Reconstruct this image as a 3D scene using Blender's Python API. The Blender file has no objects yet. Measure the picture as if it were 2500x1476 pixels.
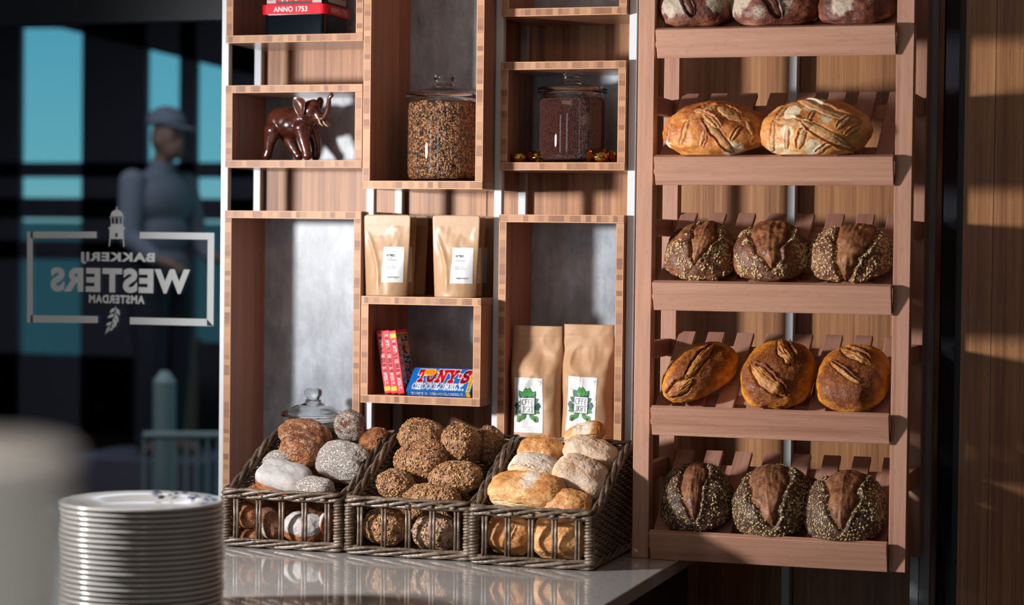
import bpy, bmesh, math, random
import numpy as np
from mathutils import Vector, Matrix, Euler

random.seed(7); RNG = np.random.default_rng(7)
R = math.radians
scene = bpy.context.scene
COL = scene.collection

# ------------------------------------------------------------------ camera
F_PX = 5250.0
def _n(v): return v/np.linalg.norm(v)
_Y = _n(np.array([1650., 126., -F_PX]))
_X = np.array([16750., -343., 5250.]); _X = _n(_X-_Y*(_X@_Y))
_Z = np.cross(_X, _Y)
CM = np.array([_X, _Y, _Z])                 # rows: world axes seen in camera space
CAM = np.array([0., -5., 1.62])
cam_d = bpy.data.cameras.new('camera'); cam = bpy.data.objects.new('camera', cam_d)
COL.objects.link(cam)
m = Matrix.Identity(4)
for i in range(3):
    for j in range(3): m[i][j] = CM[i][j]
    m[i][3] = CAM[i]
cam.matrix_world = m
cam_d.sensor_width = 36; cam_d.lens = 36*F_PX/2500
cam_d.clip_start = .05; cam_d.clip_end = 100
cam_d.dof.use_dof = True; cam_d.dof.focus_distance = 4.98; cam_d.dof.aperture_fstop = 2.4
scene.camera = cam

def ray(u, v): return CM @ np.array([u-1250., -(v-738.), -F_PX])
def at(u, v, y):
    "point in the room at depth y that the photo shows at (u, v)"
    r = ray(u, v); t = (y-CAM[1])/r[1]; return CAM+t*r
def atz(u, v, z):
    r = ray(u, v); t = (z-CAM[2])/r[2]; return CAM+t*r
def depth_scale(p): return float((CM.T@(np.array(p)-CAM))[2])/-F_PX      # metres per photo pixel there

# ------------------------------------------------------------------ objects
def tag(o, label=None, cat=None, group=None, kind=None):
    if label: o['label'] = label
    if cat: o['category'] = cat
    if group: o['group'] = group
    if kind: o['kind'] = kind
    return o
def thing(name, label, cat, loc=(0, 0, 0), rot=(0, 0, 0), group=None, kind=None):
    o = bpy.data.objects.new(name, None); COL.objects.link(o)
    o.empty_display_size = .02
    o.location = loc; o.rotation_euler = rot
    return tag(o, label, cat, group, kind)

def mk(name, V, Fc, mats, parent=None, loc=None, rot=None, smooth=False, idx=None, uv=None, attr=None, tri=None, pl=None):
    "link one mesh object; V (n,3); Fc list of faces, or tri = (m,k) array"
    me = bpy.data.meshes.new(name)
    V = np.asarray(V, dtype=np.float64)
    if tri is not None:
        tri = np.asarray(tri, dtype=np.int32); mF, k = tri.shape
        me.vertices.add(len(V)); me.vertices.foreach_set('co', V.astype(np.float32).ravel())
        me.loops.add(mF*k); me.loops.foreach_set('vertex_index', tri.ravel())
        me.polygons.add(mF); me.polygons.foreach_set('loop_start', np.arange(0, mF*k, k, dtype=np.int32))
        me.update(calc_edges=True)
    else:
        me.from_pydata([tuple(v) for v in V], [], [tuple(int(i) for i in f) for f in Fc]); me.update()
    if not isinstance(mats, (list, tuple)): mats = [mats]
    for mm in mats: me.materials.append(mm)
    n = len(me.polygons)
    if smooth is True: me.polygons.foreach_set('use_smooth', [True]*n)
    if idx is not None: me.polygons.foreach_set('material_index', np.asarray(idx, dtype=np.int32))
    if uv is not None:
        l = me.uv_layers.new(name='UVMap'); l.data.foreach_set('uv', np.asarray(uv, dtype=np.float32).ravel())
    if attr is not None:
        a = me.color_attributes.new('crust', 'FLOAT_COLOR', 'POINT')
        a.data.foreach_set('color', np.asarray(attr, dtype=np.float32).ravel())
    me.validate()
    o = bpy.data.objects.new(name, me); COL.objects.link(o)
    if parent is not None: o.parent = parent
    if loc is not None: o.location = loc
    if rot is not None: o.rotation_euler = rot
    return o

class MB:
    "collects shapes into one mesh"
    def __init__(s): s.V = []; s.F = []; s.I = []; s.n = 0
    def add(s, V, Fc, i=0):
        V = np.asarray(V, float)
        s.V.append(V); s.F += [tuple(int(a)+s.n for a in f) for f in Fc]; s.I += [i]*len(Fc); s.n += len(V)
    def box(s, a, b, i=0, M=None):
        x0, y0, z0 = a; x1, y1, z1 = b
        V = np.array([[x0,y0,z0],[x1,y0,z0],[x1,y1,z0],[x0,y1,z0],[x0,y0,z1],[x1,y0,z1],[x1,y1,z1],[x0,y1,z1]])
        if M is not None: V = xf(V, M)
        s.add(V, [(0,3,2,1),(4,5,6,7),(0,1,5,4),(1,2,6,5),(2,3,7,6),(3,0,4,7)], i)
    def tube(s, P, r, k=7, i=0, closed=False, caps=True):
        V, Fc = tube(P, r, k, closed, caps); s.add(V, Fc, i)
    def build(s, name, mats, parent=None, **kw):
        return mk(name, np.vstack(s.V), s.F, mats, parent, idx=s.I, **kw)

def xf(V, M):
    M = np.array(M); return V@M[:3, :3].T+M[:3, 3]
def TR(loc=(0,0,0), rot=(0,0,0), sc=(1,1,1)):
    return Matrix.LocRotScale(Vector(loc), Euler(rot), Vector(sc))

def tube(P, r, k=7, closed=False, caps=True):
    P = np.asarray(P, float); n = len(P)
    r = np.broadcast_to(np.asarray(r, float), (n,))
    if closed: T = np.roll(P, -1, 0)-np.roll(P, 1, 0)
    else: T = np.gradient(P, axis=0)
    T /= np.maximum(np.linalg.norm(T, axis=1, keepdims=True), 1e-9)
    up = np.array([0, 0, 1.]) if abs(T[0][2]) < .9 else np.array([1., 0, 0])
    N = np.zeros_like(P); a = up-T[0]*(up@T[0]); N[0] = a/np.linalg.norm(a)
    for j in range(1, n):
        a = N[j-1]-T[j]*(N[j-1]@T[j]); N[j] = a/max(np.linalg.norm(a), 1e-9)
    B = np.cross(T, N)
    th = np.arange(k)*2*math.pi/k
    V = (P[:, None, :]+r[:, None, None]*(np.cos(th)[None, :, None]*N[:, None, :]+np.sin(th)[None, :, None]*B[:, None, :])).reshape(-1, 3)
    Fc = []
    for j in range(n if closed else n-1):
        a = j*k; b = ((j+1) % n)*k
        for q in range(k): Fc.append((a+q, a+(q+1) % k, b+(q+1) % k, b+q))
    if caps and not closed:
        Fc.append(tuple(range(k))[::-1]); Fc.append(tuple((n-1)*k+q for q in range(k)))
    return V, Fc

def lathe(prof, k=64, close=False):
    "prof [(r,z)...] -> V, F"
    prof = np.asarray(prof, float); n = len(prof); th = np.arange(k)*2*math.pi/k
    V = np.stack([prof[:, 0:1]*np.cos(th), prof[:, 0:1]*np.sin(th), np.repeat(prof[:, 1:2], k, 1)], -1).reshape(-1, 3)
    Fc = []
    for j in range(n if close else n-1):
        a = j*k; b = ((j+1) % n)*k
        for q in range(k): Fc.append((a+q, a+(q+1) % k, b+(q+1) % k, b+q))
    return V, Fc

def board(name, a, b, parent, mats, grain='x', edge=('-y',), bevel=.0007, M=None, kind=None):
    """a wooden board between corners a, b (world coordinates; parent has no rotation).
    mats = (face, edge) ; faces listed in `edge` get the edge material, their v runs 0..1 across the thickness"""
    if not isinstance(mats, (list, tuple)): mats = (mats,)
    bm = bmesh.new(); bmesh.ops.create_cube(bm, size=1)
    a = Vector(a); b = Vector(b); c = (a+b)/2; s = b-a
    for v in bm.verts: v.co = Vector((v.co.x*s.x, v.co.y*s.y, v.co.z*s.z))+c
    if bevel: bmesh.ops.bevel(bm, geom=list(bm.edges), offset=bevel, segments=1, affect='EDGES', profile=.5)
    uvl = bm.loops.layers.uv.new('UVMap')
    ax = 'xyz'; g = ax.index(grain); jit = random.random()*3
    for f in bm.faces:
        nrm = f.normal; k = max(range(3), key=lambda i: abs(nrm[i])); nm = ('-' if nrm[k] < 0 else '+')+ax[k]
        o = [i for i in range(3) if i != k]
        if len(mats) > 1 and (nm in edge or nm[1] in edge):
            f.material_index = 1
            o.sort(key=lambda i: -s[i])
            for l in f.loops:
                l[uvl].uv = (l.vert.co[o[0]]+jit, (l.vert.co[o[1]]-a[o[1]])/max(s[o[1]], 1e-6))
        else:
            if g in o: o.remove(g); o = [g]+o
            for l in f.loops: l[uvl].uv = (l.vert.co[o[0]]+jit, l.vert.co[o[1]]+jit*.7)
    off = Vector(parent.location) if parent is not None else Vector((0, 0, 0))
    if M is not None: bm.transform(M)
    for v in bm.verts: v.co -= off
    me = bpy.data.meshes.new(name); bm.to_mesh(me); bm.free()
    for mm in mats: me.materials.append(mm)
    ob = bpy.data.objects.new(name, me); COL.objects.link(ob)
    if parent is not None: ob.parent = parent
    if kind: ob['kind'] = kind
    return ob

def copy_tree(o, parent=None):
    c = o.copy(); COL.objects.link(c)
    if parent is not None: c.parent = parent
    for ch in [x for x in o.children]: copy_tree(ch, c)
    return c

# ------------------------------------------------------------------ noise
_perm = np.random.default_rng(3).permutation(256).astype(np.int64); _perm = np.concatenate([_perm, _perm, _perm])
_G = np.random.default_rng(4).normal(size=(256, 3)); _G /= np.linalg.norm(_G, axis=1, keepdims=True)
def perlin(P):
    P = np.asarray(P, float); I = np.floor(P).astype(np.int64); f = P-I; I &= 255
    w = f*f*f*(f*(f*6-15)+10); out = np.zeros(len(P))
    for dx in (0, 1):
        for dy in (0, 1):
            for dz in (0, 1):
                h = _perm[_perm[_perm[(I[:, 0]+dx) & 255]+((I[:, 1]+dy) & 255)]+((I[:, 2]+dz) & 255)]
                g = _G[h]; d = f-np.array([dx, dy, dz])
                ww = (w[:, 0] if dx else 1-w[:, 0])*(w[:, 1] if dy else 1-w[:, 1])*(w[:, 2] if dz else 1-w[:, 2])
                out += ww*(g*d).sum(1)
    return out*1.6
def fbm(P, o=4):
    s = 0; a = 1; t = 0
    for i in range(o): s = s+a*perlin(P*2**i+i*17.3); t += a; a *= .5
    return s/t
def sstep(a, b, x): t = np.clip((x-a)/(b-a), 0, 1); return t*t*(3-2*t)

# ------------------------------------------------------------------ material kit
class NT:
    def __init__(s, name):
        s.m = bpy.data.materials.new(name); s.m.use_nodes = True; s.t = s.m.node_tree; s.t.nodes.clear()
        s.out = s.t.nodes.new('ShaderNodeOutputMaterial')
    def n(s, typ, inp=None, **kw):
        nd = s.t.nodes.new('ShaderNode'+typ)
        for k, v in kw.items(): setattr(nd, k, v)
        if inp:
            for k, v in inp.items(): s.set(nd.inputs[k], v)
        return nd
    def set(s, sock, v):
        if isinstance(v, bpy.types.NodeSocket): s.t.links.new(v, sock)
        elif isinstance(v, (tuple, list)) and len(v) == 3 and sock.type == 'RGBA': sock.default_value = (*v, 1)
        else: sock.default_value = v
    def coord(s, which='Object', scale=(1, 1, 1), rot=(0, 0, 0), rnd=False):
        c = s.n('TexCoord').outputs[which]
        if rnd:
            oi = s.n('ObjectInfo').outputs['Random']
            c = s.n('VectorMath', {0: c, 1: s.n('CombineXYZ', {0: s.math('MULTIPLY', oi, 7.), 1: s.math('MULTIPLY', oi, 13.), 2: oi}).outputs[0]}, operation='ADD').outputs[0]
        return s.n('Mapping', {'Vector': c, 'Scale': scale, 'Rotation': rot}).outputs[0]
    def noise(s, vec, scale, detail=4, rough=.5, dist=0, out='Fac'):
        return s.n('TexNoise', {'Vector': vec, 'Scale': scale, 'Detail': detail, 'Roughness': rough, 'Distortion': dist}).outputs[out]
    def vor(s, vec, scale, feature='F1', out='Distance', rnd=1.0, dims='3D'):
        nd = s.n('TexVoronoi', voronoi_dimensions=dims, feature=feature)
        if dims == '1D': s.set(nd.inputs['W'], vec)
        else: s.set(nd.inputs['Vector'], vec)
        nd.inputs['Scale'].default_value = scale; nd.inputs['Randomness'].default_value = rnd
        return nd.outputs[out]
    def ramp(s, fac, stops, interp='LINEAR'):
        nd = s.n('ValToRGB'); s.set(nd.inputs[0], fac); e = nd.color_ramp; e.interpolation = interp
        while len(e.elements) < len(stops): e.elements.new(.5)
        for q, (p, c) in zip(e.elements, stops):
            q.position = p; q.color = (*(c if isinstance(c, (tuple, list)) else (c, c, c)), 1)
        return nd.outputs[0]
    def mix(s, fac, a, b, bt='MIX'):
        nd = s.n('Mix', data_type='RGBA', blend_type=bt); s.set(nd.inputs[0], fac); s.set(nd.inputs[6], a); s.set(nd.inputs[7], b)
        return nd.outputs[2]
    def math(s, op, a, b=0., c=None, clamp=False):
        nd = s.n('Math', operation=op, use_clamp=clamp); s.set(nd.inputs[0], a); s.set(nd.inputs[1], b)
        if c is not None: s.set(nd.inputs[2], c)
        return nd.outputs[0]
    def bump(s, h, strength=.3, dist=.001, normal=None):
        nd = s.n('Bump', {'Height': h, 'Strength': strength, 'Distance': dist})
        if normal is not None: s.set(nd.inputs['Normal'], normal)
        return nd.outputs[0]
    def pbr(s, color, rough=.5, metal=0., spec=.5, normal=None, coat=0., coatr=.1, emit=None, es=0., sss=0., alpha=None):
        b = s.n('BsdfPrincipled', {'Base Color': color, 'Roughness': rough, 'Metallic': metal, 'Specular IOR Level': spec, 'Coat Weight': coat, 'Coat Roughness': coatr})
        if normal is not None: s.set(b.inputs['Normal'], normal)
        if emit is not None: s.set(b.inputs['Emission Color'], emit); s.set(b.inputs['Emission Strength'], es)
        if alpha is not None: s.set(b.inputs['Alpha'], alpha)
        s.t.links.new(b.outputs[0], s.out.inputs[0]); return s.m

def plain(name, col, rough=.5, metal=0., spec=.5, coat=0.):
    return NT(name).pbr(col, rough, metal, spec, coat=coat)

def wood(name, dark, mid, light, strip=.022, rough=.45, coat=0., knots=True, fine=420, arcs=False):
    s = NT(name); uv = s.n('TexCoord').outputs['UV']
    sep = s.n('SeparateXYZ', {0: uv})
    U, Vv = sep.outputs[0], sep.outputs[1]
    st = s.n('SeparateColor', {0: s.vor(Vv, 1/strip, out='Color', dims='1D', rnd=.6)}).outputs[0]      # strip tone
    fib = s.noise(s.n('Mapping', {'Vector': uv, 'Scale': (5, fine, 1)}).outputs[0], 1, 3, .6)
    fib2 = s.noise(s.n('Mapping', {'Vector': uv, 'Scale': (2, fine*.25, 1)}).outputs[0], 1, 3, .5)
    f = s.math('ADD', s.math('MULTIPLY', fib, .5), s.math('MULTIPLY', fib2, .5))
    f = s.math('ADD', f, s.math('MULTIPLY', s.math('SUBTRACT', st, .5), .22))
    c = s.ramp(f, [(.3, dark), (.5, mid), (.72, light)])
    if arcs:
        a_ = s.noise(s.n('Mapping', {'Vector': uv, 'Scale': (4, 38, 1)}).outputs[0], 1, 1, .4, 1.2)
        ln = s.math('FRACT', s.math('MULTIPLY', a_, 9.)); c = s.mix(s.ramp(ln, [(.0, .2), (.12, 0.), (.88, 0.), (1., .2)]), c, tuple(x*.55 for x in dark))
    if knots:
        kn = s.vor(s.n('Mapping', {'Vector': uv, 'Scale': (9, 46, 1)}).outputs[0], 1, out='Distance')
        k2 = s.ramp(kn, [(.03, 1.), (.12, 0.)])
        c = s.mix(s.math('MULTIPLY', k2, .35), c, tuple(x*.45 for x in dark))
    return s.pbr(c, rough, coat=coat, coatr=.15, normal=s.bump(f, .12, .0006))

def bamboo_edge(name, dark, mid, light, veneer):
    "cross-cut laminated bamboo board edge: blocks of tone between two pale outer veneers"
    s = NT(name); uv = s.n('TexCoord').outputs['UV']
    sep = s.n('SeparateXYZ', {0: uv}); U, Vv = sep.outputs[0], sep.outputs[1]
    st = s.n('SeparateColor', {0: s.vor(U, 75, out='Color', dims='1D')}).outputs[0]
    fine = s.noise(s.n('Mapping', {'Vector': uv, 'Scale': (900, 2.5, 1)}).outputs[0], 1, 3, .6)
    f = s.math('ADD', s.math('MULTIPLY', st, .75), s.math('MULTIPLY', fine, .35))
    c = s.ramp(f, [(.12, dark), (.5, mid), (.95, light)])
    e = s.math('ABSOLUTE', s.math('SUBTRACT', Vv, .5))
    v = s.ramp(e, [(.38, 0.), (.40, 1.)], 'CONSTANT'); ln = s.ramp(e, [(.36, 0.), (.375, 1.), (.39, 0.)])
    c = s.mix(v, c, veneer); c = s.mix(s.math('MULTIPLY', ln, .55), c, tuple(x*.4 for x in dark))
    return s.pbr(c, .5, normal=s.bump(f, .1, .0005))
BAM = wood('bamboo veneer', (.21, .075, .028), (.43, .18, .072), (.62, .315, .145))
BAMD = wood('bamboo inner side', (.26, .10, .055), (.38, .165, .09), (.48, .23, .13), knots=True)
BAMU = wood('bamboo polished face', (.27, .12, .065), (.40, .19, .11), (.5, .26, .16), rough=.28, coat=.35)
EDGE = bamboo_edge('bamboo plywood edge', (.20, .078, .036), (.38, .175, .085), (.52, .275, .14), (.74, .41, .21))
BEECH = wood('oiled beech', (.35, .165, .105), (.47, .24, .158), (.54, .30, .205), strip=.12, rough=.5, knots=False, fine=150, arcs=True)
BEECH2 = wood('oiled beech slat', (.34, .155, .105), (.42, .205, .145), (.48, .255, .185), strip=.09, rough=.5, knots=False, fine=190)
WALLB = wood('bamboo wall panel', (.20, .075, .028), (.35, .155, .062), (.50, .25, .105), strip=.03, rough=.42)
STEEL = plain('white powder coated steel', (.68, .72, .76), .35)
GREYM = plain('grey metal profile', (.30, .30, .31), .45)
DARK = plain('dark blue-black metal', (.006, .008, .016), .45)
BLACKC = plain('black cabinet', (.006, .006, .010), .6)
def _concrete():
    s = NT('grey concrete look laminate'); c = s.coord('Object')
    a = s.noise(c, 7, 8, .62, .4); b = s.noise(c, 60, 6, .7); d = s.noise(s.n('Mapping', {'Vector': c, 'Scale': (25, 25, 8)}).outputs[0], 1, 5, .7)
    f = s.math('ADD', s.math('MULTIPLY', a, .5), s.math('MULTIPLY', d, .5))
    col = s.ramp(f, [(.36, (.19, .215, .245)), (.5, (.32, .36, .41)), (.62, (.46, .51, .575))])
    p = s.ramp(s.noise(c, 110, 2, .6), [(.27, 1.), (.33, 0.)])
    col = s.mix(s.math('MULTIPLY', p, .5), col, (.15, .15, .155))
    return s.pbr(col, .38, normal=s.bump(b, .08, .0006), spec=.5)
CONC = _concrete()
def _quartz():
    s = NT('polished quartz worktop'); c = s.coord('Object')
    a = s.noise(c, 260, 3, .6); b = s.noise(c, 3, 3, .5)
    col = s.ramp(a, [(.35, (.40, .385, .37)), (.6, (.50, .485, .465)), (.75, (.58, .565, .55))])
    return s.pbr(col, s.math('ADD', .05, s.math('MULTIPLY', b, .06)), spec=.9, coat=.6, coatr=.03)
QUARTZ = _quartz()
FLOORM = wood('dark plank floor', (.05, .035, .028), (.085, .06, .05), (.12, .09, .07), strip=.16, rough=.5)
CEIL = plain('dull white ceiling', (.35, .34, .33), .8)
PLASTER = plain('grey wall plaster', (.10, .10, .11), .8)
PILLAR = plain('dark facade column', (.15, .135, .17), .7)
def glass_thin(name, tint=(1, 1, 1), rough=0., ior=1.5, boost=1.0):
    s = NT(name)
    fc = s.n('LayerWeight', {'Blend': .5}).outputs['Facing']
    f = s.math('MULTIPLY', s.math('ADD', .04, s.math('MULTIPLY', s.math('POWER', fc, 5.), .9)), boost, clamp=True)
    t = s.n('BsdfTransparent', {'Color': tint}); g = s.n('BsdfAnisotropic' if False else 'BsdfGlossy', {'Color': (1, 1, 1, 1), 'Roughness': rough})
    mx = s.n('MixShader', {0: f, 1: t.outputs[0], 2: g.outputs[0]})
    s.t.links.new(mx.outputs[0], s.out.inputs[0]); return s.m
PANE = glass_thin('window glass', (.90, .96, .97), .0, 1.52, 1.6)
JARG = glass_thin('jar glass', (.96, .97, .97), .02, 1.45, 1.2)
def _solidglass():
    s = NT('thick lid glass'); g = s.n('BsdfGlass', {'Color': (.97, .98, .98, 1), 'Roughness': .0, 'IOR': 1.45})
    s.t.links.new(g.outputs[0], s.out.inputs[0]); return s.m
LIDG = _solidglass()
def _frost():
    s = NT('frosted white window film')
    b = s.n('BsdfPrincipled', {'Base Color': (.90, .94, .96), 'Roughness': .6, 'Alpha': .97})
    s.t.links.new(b.outputs[0], s.out.inputs[0]); return s.m
FILM = _frost()
def _kraft(name, c0, c1, rough, coat):
    s = NT(name); c = s.coord('Object', rnd=True)
    f = s.noise(s.n('Mapping', {'Vector': c, 'Scale': (260, 260, 90)}).outputs[0], 1, 4, .7); g = s.noise(c, 12, 4, .5)
    col = s.mix(s.math('ADD', s.math('MULTIPLY', f, .6), s.math('MULTIPLY', g, .4)), c0, c1)
    return s.pbr(col, rough, coat=coat, coatr=.25, normal=s.bump(s.noise(c, 35, 5, .55), .25, .002))
KRAFT = _kraft('satin kraft pouch', (.40, .235, .125), (.53, .335, .19), .42, .2)
KRAFTM = _kraft('matte kraft paper', (.42, .23, .115), (.56, .34, .19), .6, 0.)
LABEL = plain('white paper label', (.80, .80, .82), .5)
INK = plain('black ink', (.01, .01, .012), .5)
INKG = plain('grey ink', (.25, .25, .26), .5)
CHOCRED = plain('red chocolate wrapper', (.62, .004, .012), .38)
CHOCBLUE = plain('blue chocolate wrapper', (.005, .13, .48), .38)
INKBLUE = plain('dark blue print', (.004, .04, .14), .4)
WPRINT = plain('white print', (.82, .82, .82), .4)
RPRINT = plain('red print', (.60, .004, .012), .4)
YPRINT = plain('yellow print', (.80, .48, .03), .4)
ORPRINT = plain('orange print', (.75, .24, .01), .4)
TINBLACK = plain('glossy black-blue tin', (.002, .004, .008), .10, spec=.5, coat=.2)
TINRED = plain('red tin lacquer', (.66, .004, .02), .25, coat=.3)
TINGREY = plain('pale grey tin print', (.42, .45, .43), .3)
GOLD = plain('gold foil', (.62, .36, .09), .18, 1.)
GREEN1 = plain('deep green print', (.006, .10, .05), .5)
GREEN2 = plain('leaf green print', (.06, .27, .06), .5)
GREEN3 = plain('dark teal print', (.004, .07, .07), .5)
PURP = plain('dark plum print', (.06, .012, .02), .5)
CERAM = plain('white glazed ceramic', (.32, .305, .285), .18, coat=.4)
BLUEINK = plain('cobalt blue glaze', (.02, .025, .16), .2)
def _eleph():
    s = NT('polished dark red wood'); c = s.coord('Object')
    f = s.noise(s.n('Mapping', {'Vector': c, 'Scale': (60, 60, 260)}).outputs[0], 1, 4, .6, .5)
    g = s.noise(c, 16, 4, .5)
    col = s.ramp(s.math('ADD', s.math('MULTIPLY', f, .4), s.math('MULTIPLY', g, .6)), [(.3, (.025, .005, .003)), (.5, (.075, .016, .009)), (.7, (.15, .035, .018))])
    return s.pbr(col, .25, spec=.6, coat=.5, coatr=.12, normal=s.bump(f, .15, .0008))
ELE = _eleph()
IVORY = plain('pale carved tusk', (.62, .42, .24), .3)
def _wicker():
    s = NT('grey willow cane'); c = s.coord('Object')
    f = s.noise(c, 45, 5, .65); g = s.noise(c, 12, 3, .5)
    col = s.ramp(s.math('ADD', s.math('MULTIPLY', f, .6), s.math('MULTIPLY', g, .4)), [(.36, (.04, .025, .015)), (.5, (.125, .085, .058)), (.64, (.27, .21, .16))])
    return s.pbr(col, .38, spec=.5, coat=.15, normal=s.bump(s.noise(c, 500, 2, .6), .2, .0006))
WICK = _wicker()
def _gran(name, cols, scale, rough=.5):
    s = NT(name); c = s.coord('Object')
    cr = s.n('SeparateColor', {0: s.vor(c, scale, out='Color')}).outputs[0]
    d = s.vor(c, scale, out='Distance')
    col = s.ramp(cr, cols, 'CONSTANT')
    col = s.mix(s.ramp(d, [(.3, 0.), (.75, .85)]), col, (.01, .005, .003))
    return s.pbr(col, rough, normal=s.bump(s.math('SUBTRACT', 1., d), 1., .003))
GRAN = _gran('toasted grain pieces', [(0, (.03, .015, .012)), (.2, (.30, .10, .03)), (.42, (.46, .18, .06)), (.68, (.62, .30, .11)), (.88, (.09, .03, .02))], 230)
BEANS = _gran('small dark red seeds', [(0, (.06, .012, .010)), (.4, (.11, .024, .016)), (.75, (.17, .04, .025))], 460, .35)

# ---- bread crusts: attribute 'crust' R = opened score, G = flour, B = toast
def crust(name, dark, mid, light, openc=((.3, .12, .05), (.5, .25, .11)), flour=(.68, .62, .55), fthr=.5, scale=28, rough=.55, coat=.06,
          speck=None, bump=.5, crackle=0., fsharp=.12, fine=300):
    s = NT(name); c = s.coord('Object', rnd=True)
    at_ = s.n('Attribute', attribute_name='crust').outputs['Color']; sp = s.n('SeparateColor', {0: at_})
    n1 = s.noise(c, scale, 6, .6, .3); n2 = s.noise(c, fine, 4, .65); n3 = s.noise(c, scale*3.2, 5, .6)
    f = s.math('ADD', s.math('ADD', s.math('MULTIPLY', n1, .45), s.math('MULTIPLY', n3, .35)), s.math('MULTIPLY', n2, .25))
    f = s.math('SUBTRACT', f, s.math('MULTIPLY', s.math('SUBTRACT', sp.outputs[2], .5), .3))
    col = s.ramp(f, [(.36, dark), (.5, mid), (.66, light)])
    h = s.math('ADD', s.math('MULTIPLY', n3, .6), s.math('MULTIPLY', n2, .4))
    if speck:
        scl, thr, cols = speck
        vc = s.n('SeparateColor', {0: s.vor(c, scl, out='Color')}); vd = s.vor(c, scl)
        sel = s.math('MULTIPLY', s.ramp(vc.outputs[0], [(thr, 0.), (thr+.01, 1.)]), s.ramp(vd, [(.34, 1.), (.48, 0.)]))
        sel = s.math('MULTIPLY', sel, s.math('SUBTRACT', 1., sp.outputs[0], clamp=True))
        col = s.mix(sel, col, s.ramp(vc.outputs[1], cols, 'CONSTANT'))
        h = s.math('ADD', h, s.math('MULTIPLY', sel, .8))
    oc = s.mix(s.ramp(s.math('ADD', s.math('MULTIPLY', n3, .5), s.math('MULTIPLY', n1, .5)), [(.4, 0.), (.62, 1.)]), openc[0], openc[1])
    col = s.mix(sp.outputs[0], col, oc)
    if crackle:
        vd = s.vor(s.n('VectorMath', {0: c, 1: s.n('VectorMath', {0: s.noise(c, 90, 4, .6, out='Color'), 3: .022}, operation='SCALE').outputs[0]}, operation='ADD').outputs[0], crackle*1.5, 'DISTANCE_TO_EDGE')
        crk = s.ramp(vd, [(.0, 0.), (.22, 1.)]); h = s.math('ADD', h, s.math('MULTIPLY', crk, .9))
    else: crk = 1.
    fm = s.math('ADD', sp.outputs[1], s.math('ADD', s.math('MULTIPLY', s.math('SUBTRACT', n2, .5), 1.1), s.math('MULTIPLY', s.math('SUBTRACT', n3, .5), .9)))
    fm = s.ramp(fm, [(fthr-fsharp, 0.), (fthr+fsharp, 1.)])
    fm = s.math('MULTIPLY', fm, s.math('ADD', .45, s.math('MULTIPLY', crk, .53)))
    col = s.mix(fm, col, flour)
    rg = s.math('ADD', rough, s.math('MULTIPLY', fm, .3), clamp=True)
    return s.pbr(col, rg, coat=coat, coatr=.3, normal=s.bump(h, bump, .0035))
SEEDC = [(0, (.55, .38, .19)), (.35, (.30, .17, .08)), (.55, (.62, .46, .25)), (.8, (.03, .02, .02))]
C_RYE = crust('dark rye crust', (.045, .010, .005), (.15, .035, .016), (.32, .11, .05), flour=(.50, .41, .31), fthr=.80, fsharp=.3, openc=((.10, .03, .015), (.22, .08, .04)), scale=22, bump=.8, coat=.1)
C_GOLD = crust('golden sourdough crust', (.28, .060, .010), (.55, .17, .03), (.74, .35, .09), flour=(.74, .62, .44), fthr=.62, openc=((.46, .19, .055), (.62, .33, .13)), scale=20, bump=.55, coat=.1)
C_PALE = crust('pale golden sourdough crust', (.36, .10, .018), (.62, .25, .06), (.76, .45, .16), flour=(.72, .58, .38), fthr=.55, openc=((.44, .20, .07), (.60, .34, .14)), scale=16, bump=.5, coat=.1)
C_OAT = crust('brown oat loaf crust', (.055, .013, .006), (.19, .055, .022), (.32, .12, .05), openc=((.13, .032, .010), (.40, .17, .06)), fthr=1.2, scale=24, speck=(420, .52, SEEDC), bump=.7, coat=.08)
C_CORN = crust('orange corn loaf crust', (.17, .035, .005), (.46, .135, .010), (.74, .32, .02), openc=((.26, .06, .012), (.60, .30, .07)), fthr=1.2, scale=26, speck=(480, .72, [(0, (.70, .38, .05)), (.5, (.62, .26, .03))]), bump=.8, coat=.1)
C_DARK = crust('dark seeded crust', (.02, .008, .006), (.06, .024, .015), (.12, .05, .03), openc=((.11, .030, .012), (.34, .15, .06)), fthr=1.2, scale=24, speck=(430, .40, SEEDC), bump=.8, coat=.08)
C_BROWN = crust('brown roll crust', (.17, .045, .013), (.40, .14, .045), (.56, .26, .10), flour=(.62, .50, .38), fthr=.58, openc=((.4, .17, .06), (.5, .25, .1)), scale=26, bump=.9, coat=.10, crackle=55)
C_FLOUR = crust('crackled floured crust', (.22, .075, .03), (.38, .16, .08), (.50, .26, .14), flour=(.74, .71, .66), fthr=.40, crackle=120, openc=((.36, .14, .05), (.5, .24, .11)), scale=26, bump=1., coat=.0)
C_SMOOTH = crust('smooth floured crust', (.20, .05, .02), (.36, .11, .04), (.48, .19, .08), flour=(.46, .45, .44), fthr=.93, fsharp=.42, scale=18, bump=.6, coat=.05, fine=600)
C_MULTI = crust('multigrain crust', (.20, .065, .022), (.38, .16, .065), (.52, .27, .13), fthr=1.2, openc=((.4, .17, .06), (.5, .25, .1)), scale=24, speck=(330, .45, [(0, (.60, .38, .16)), (.3, (.10, .05, .03)), (.55, (.66, .46, .24)), (.8, (.22, .12, .06))]), bump=1., coat=.15)
C_PINK = crust('pinkish floured seeded crust', (.20, .07, .045), (.36, .17, .12), (.48, .27, .20), flour=(.60, .50, .47), fthr=.55, fsharp=.3, openc=((.4, .17, .06), (.5, .25, .1)), scale=24, speck=(330, .6, [(0, (.60, .38, .16)), (.4, (.10, .05, .03))]), bump=.8)
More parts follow.
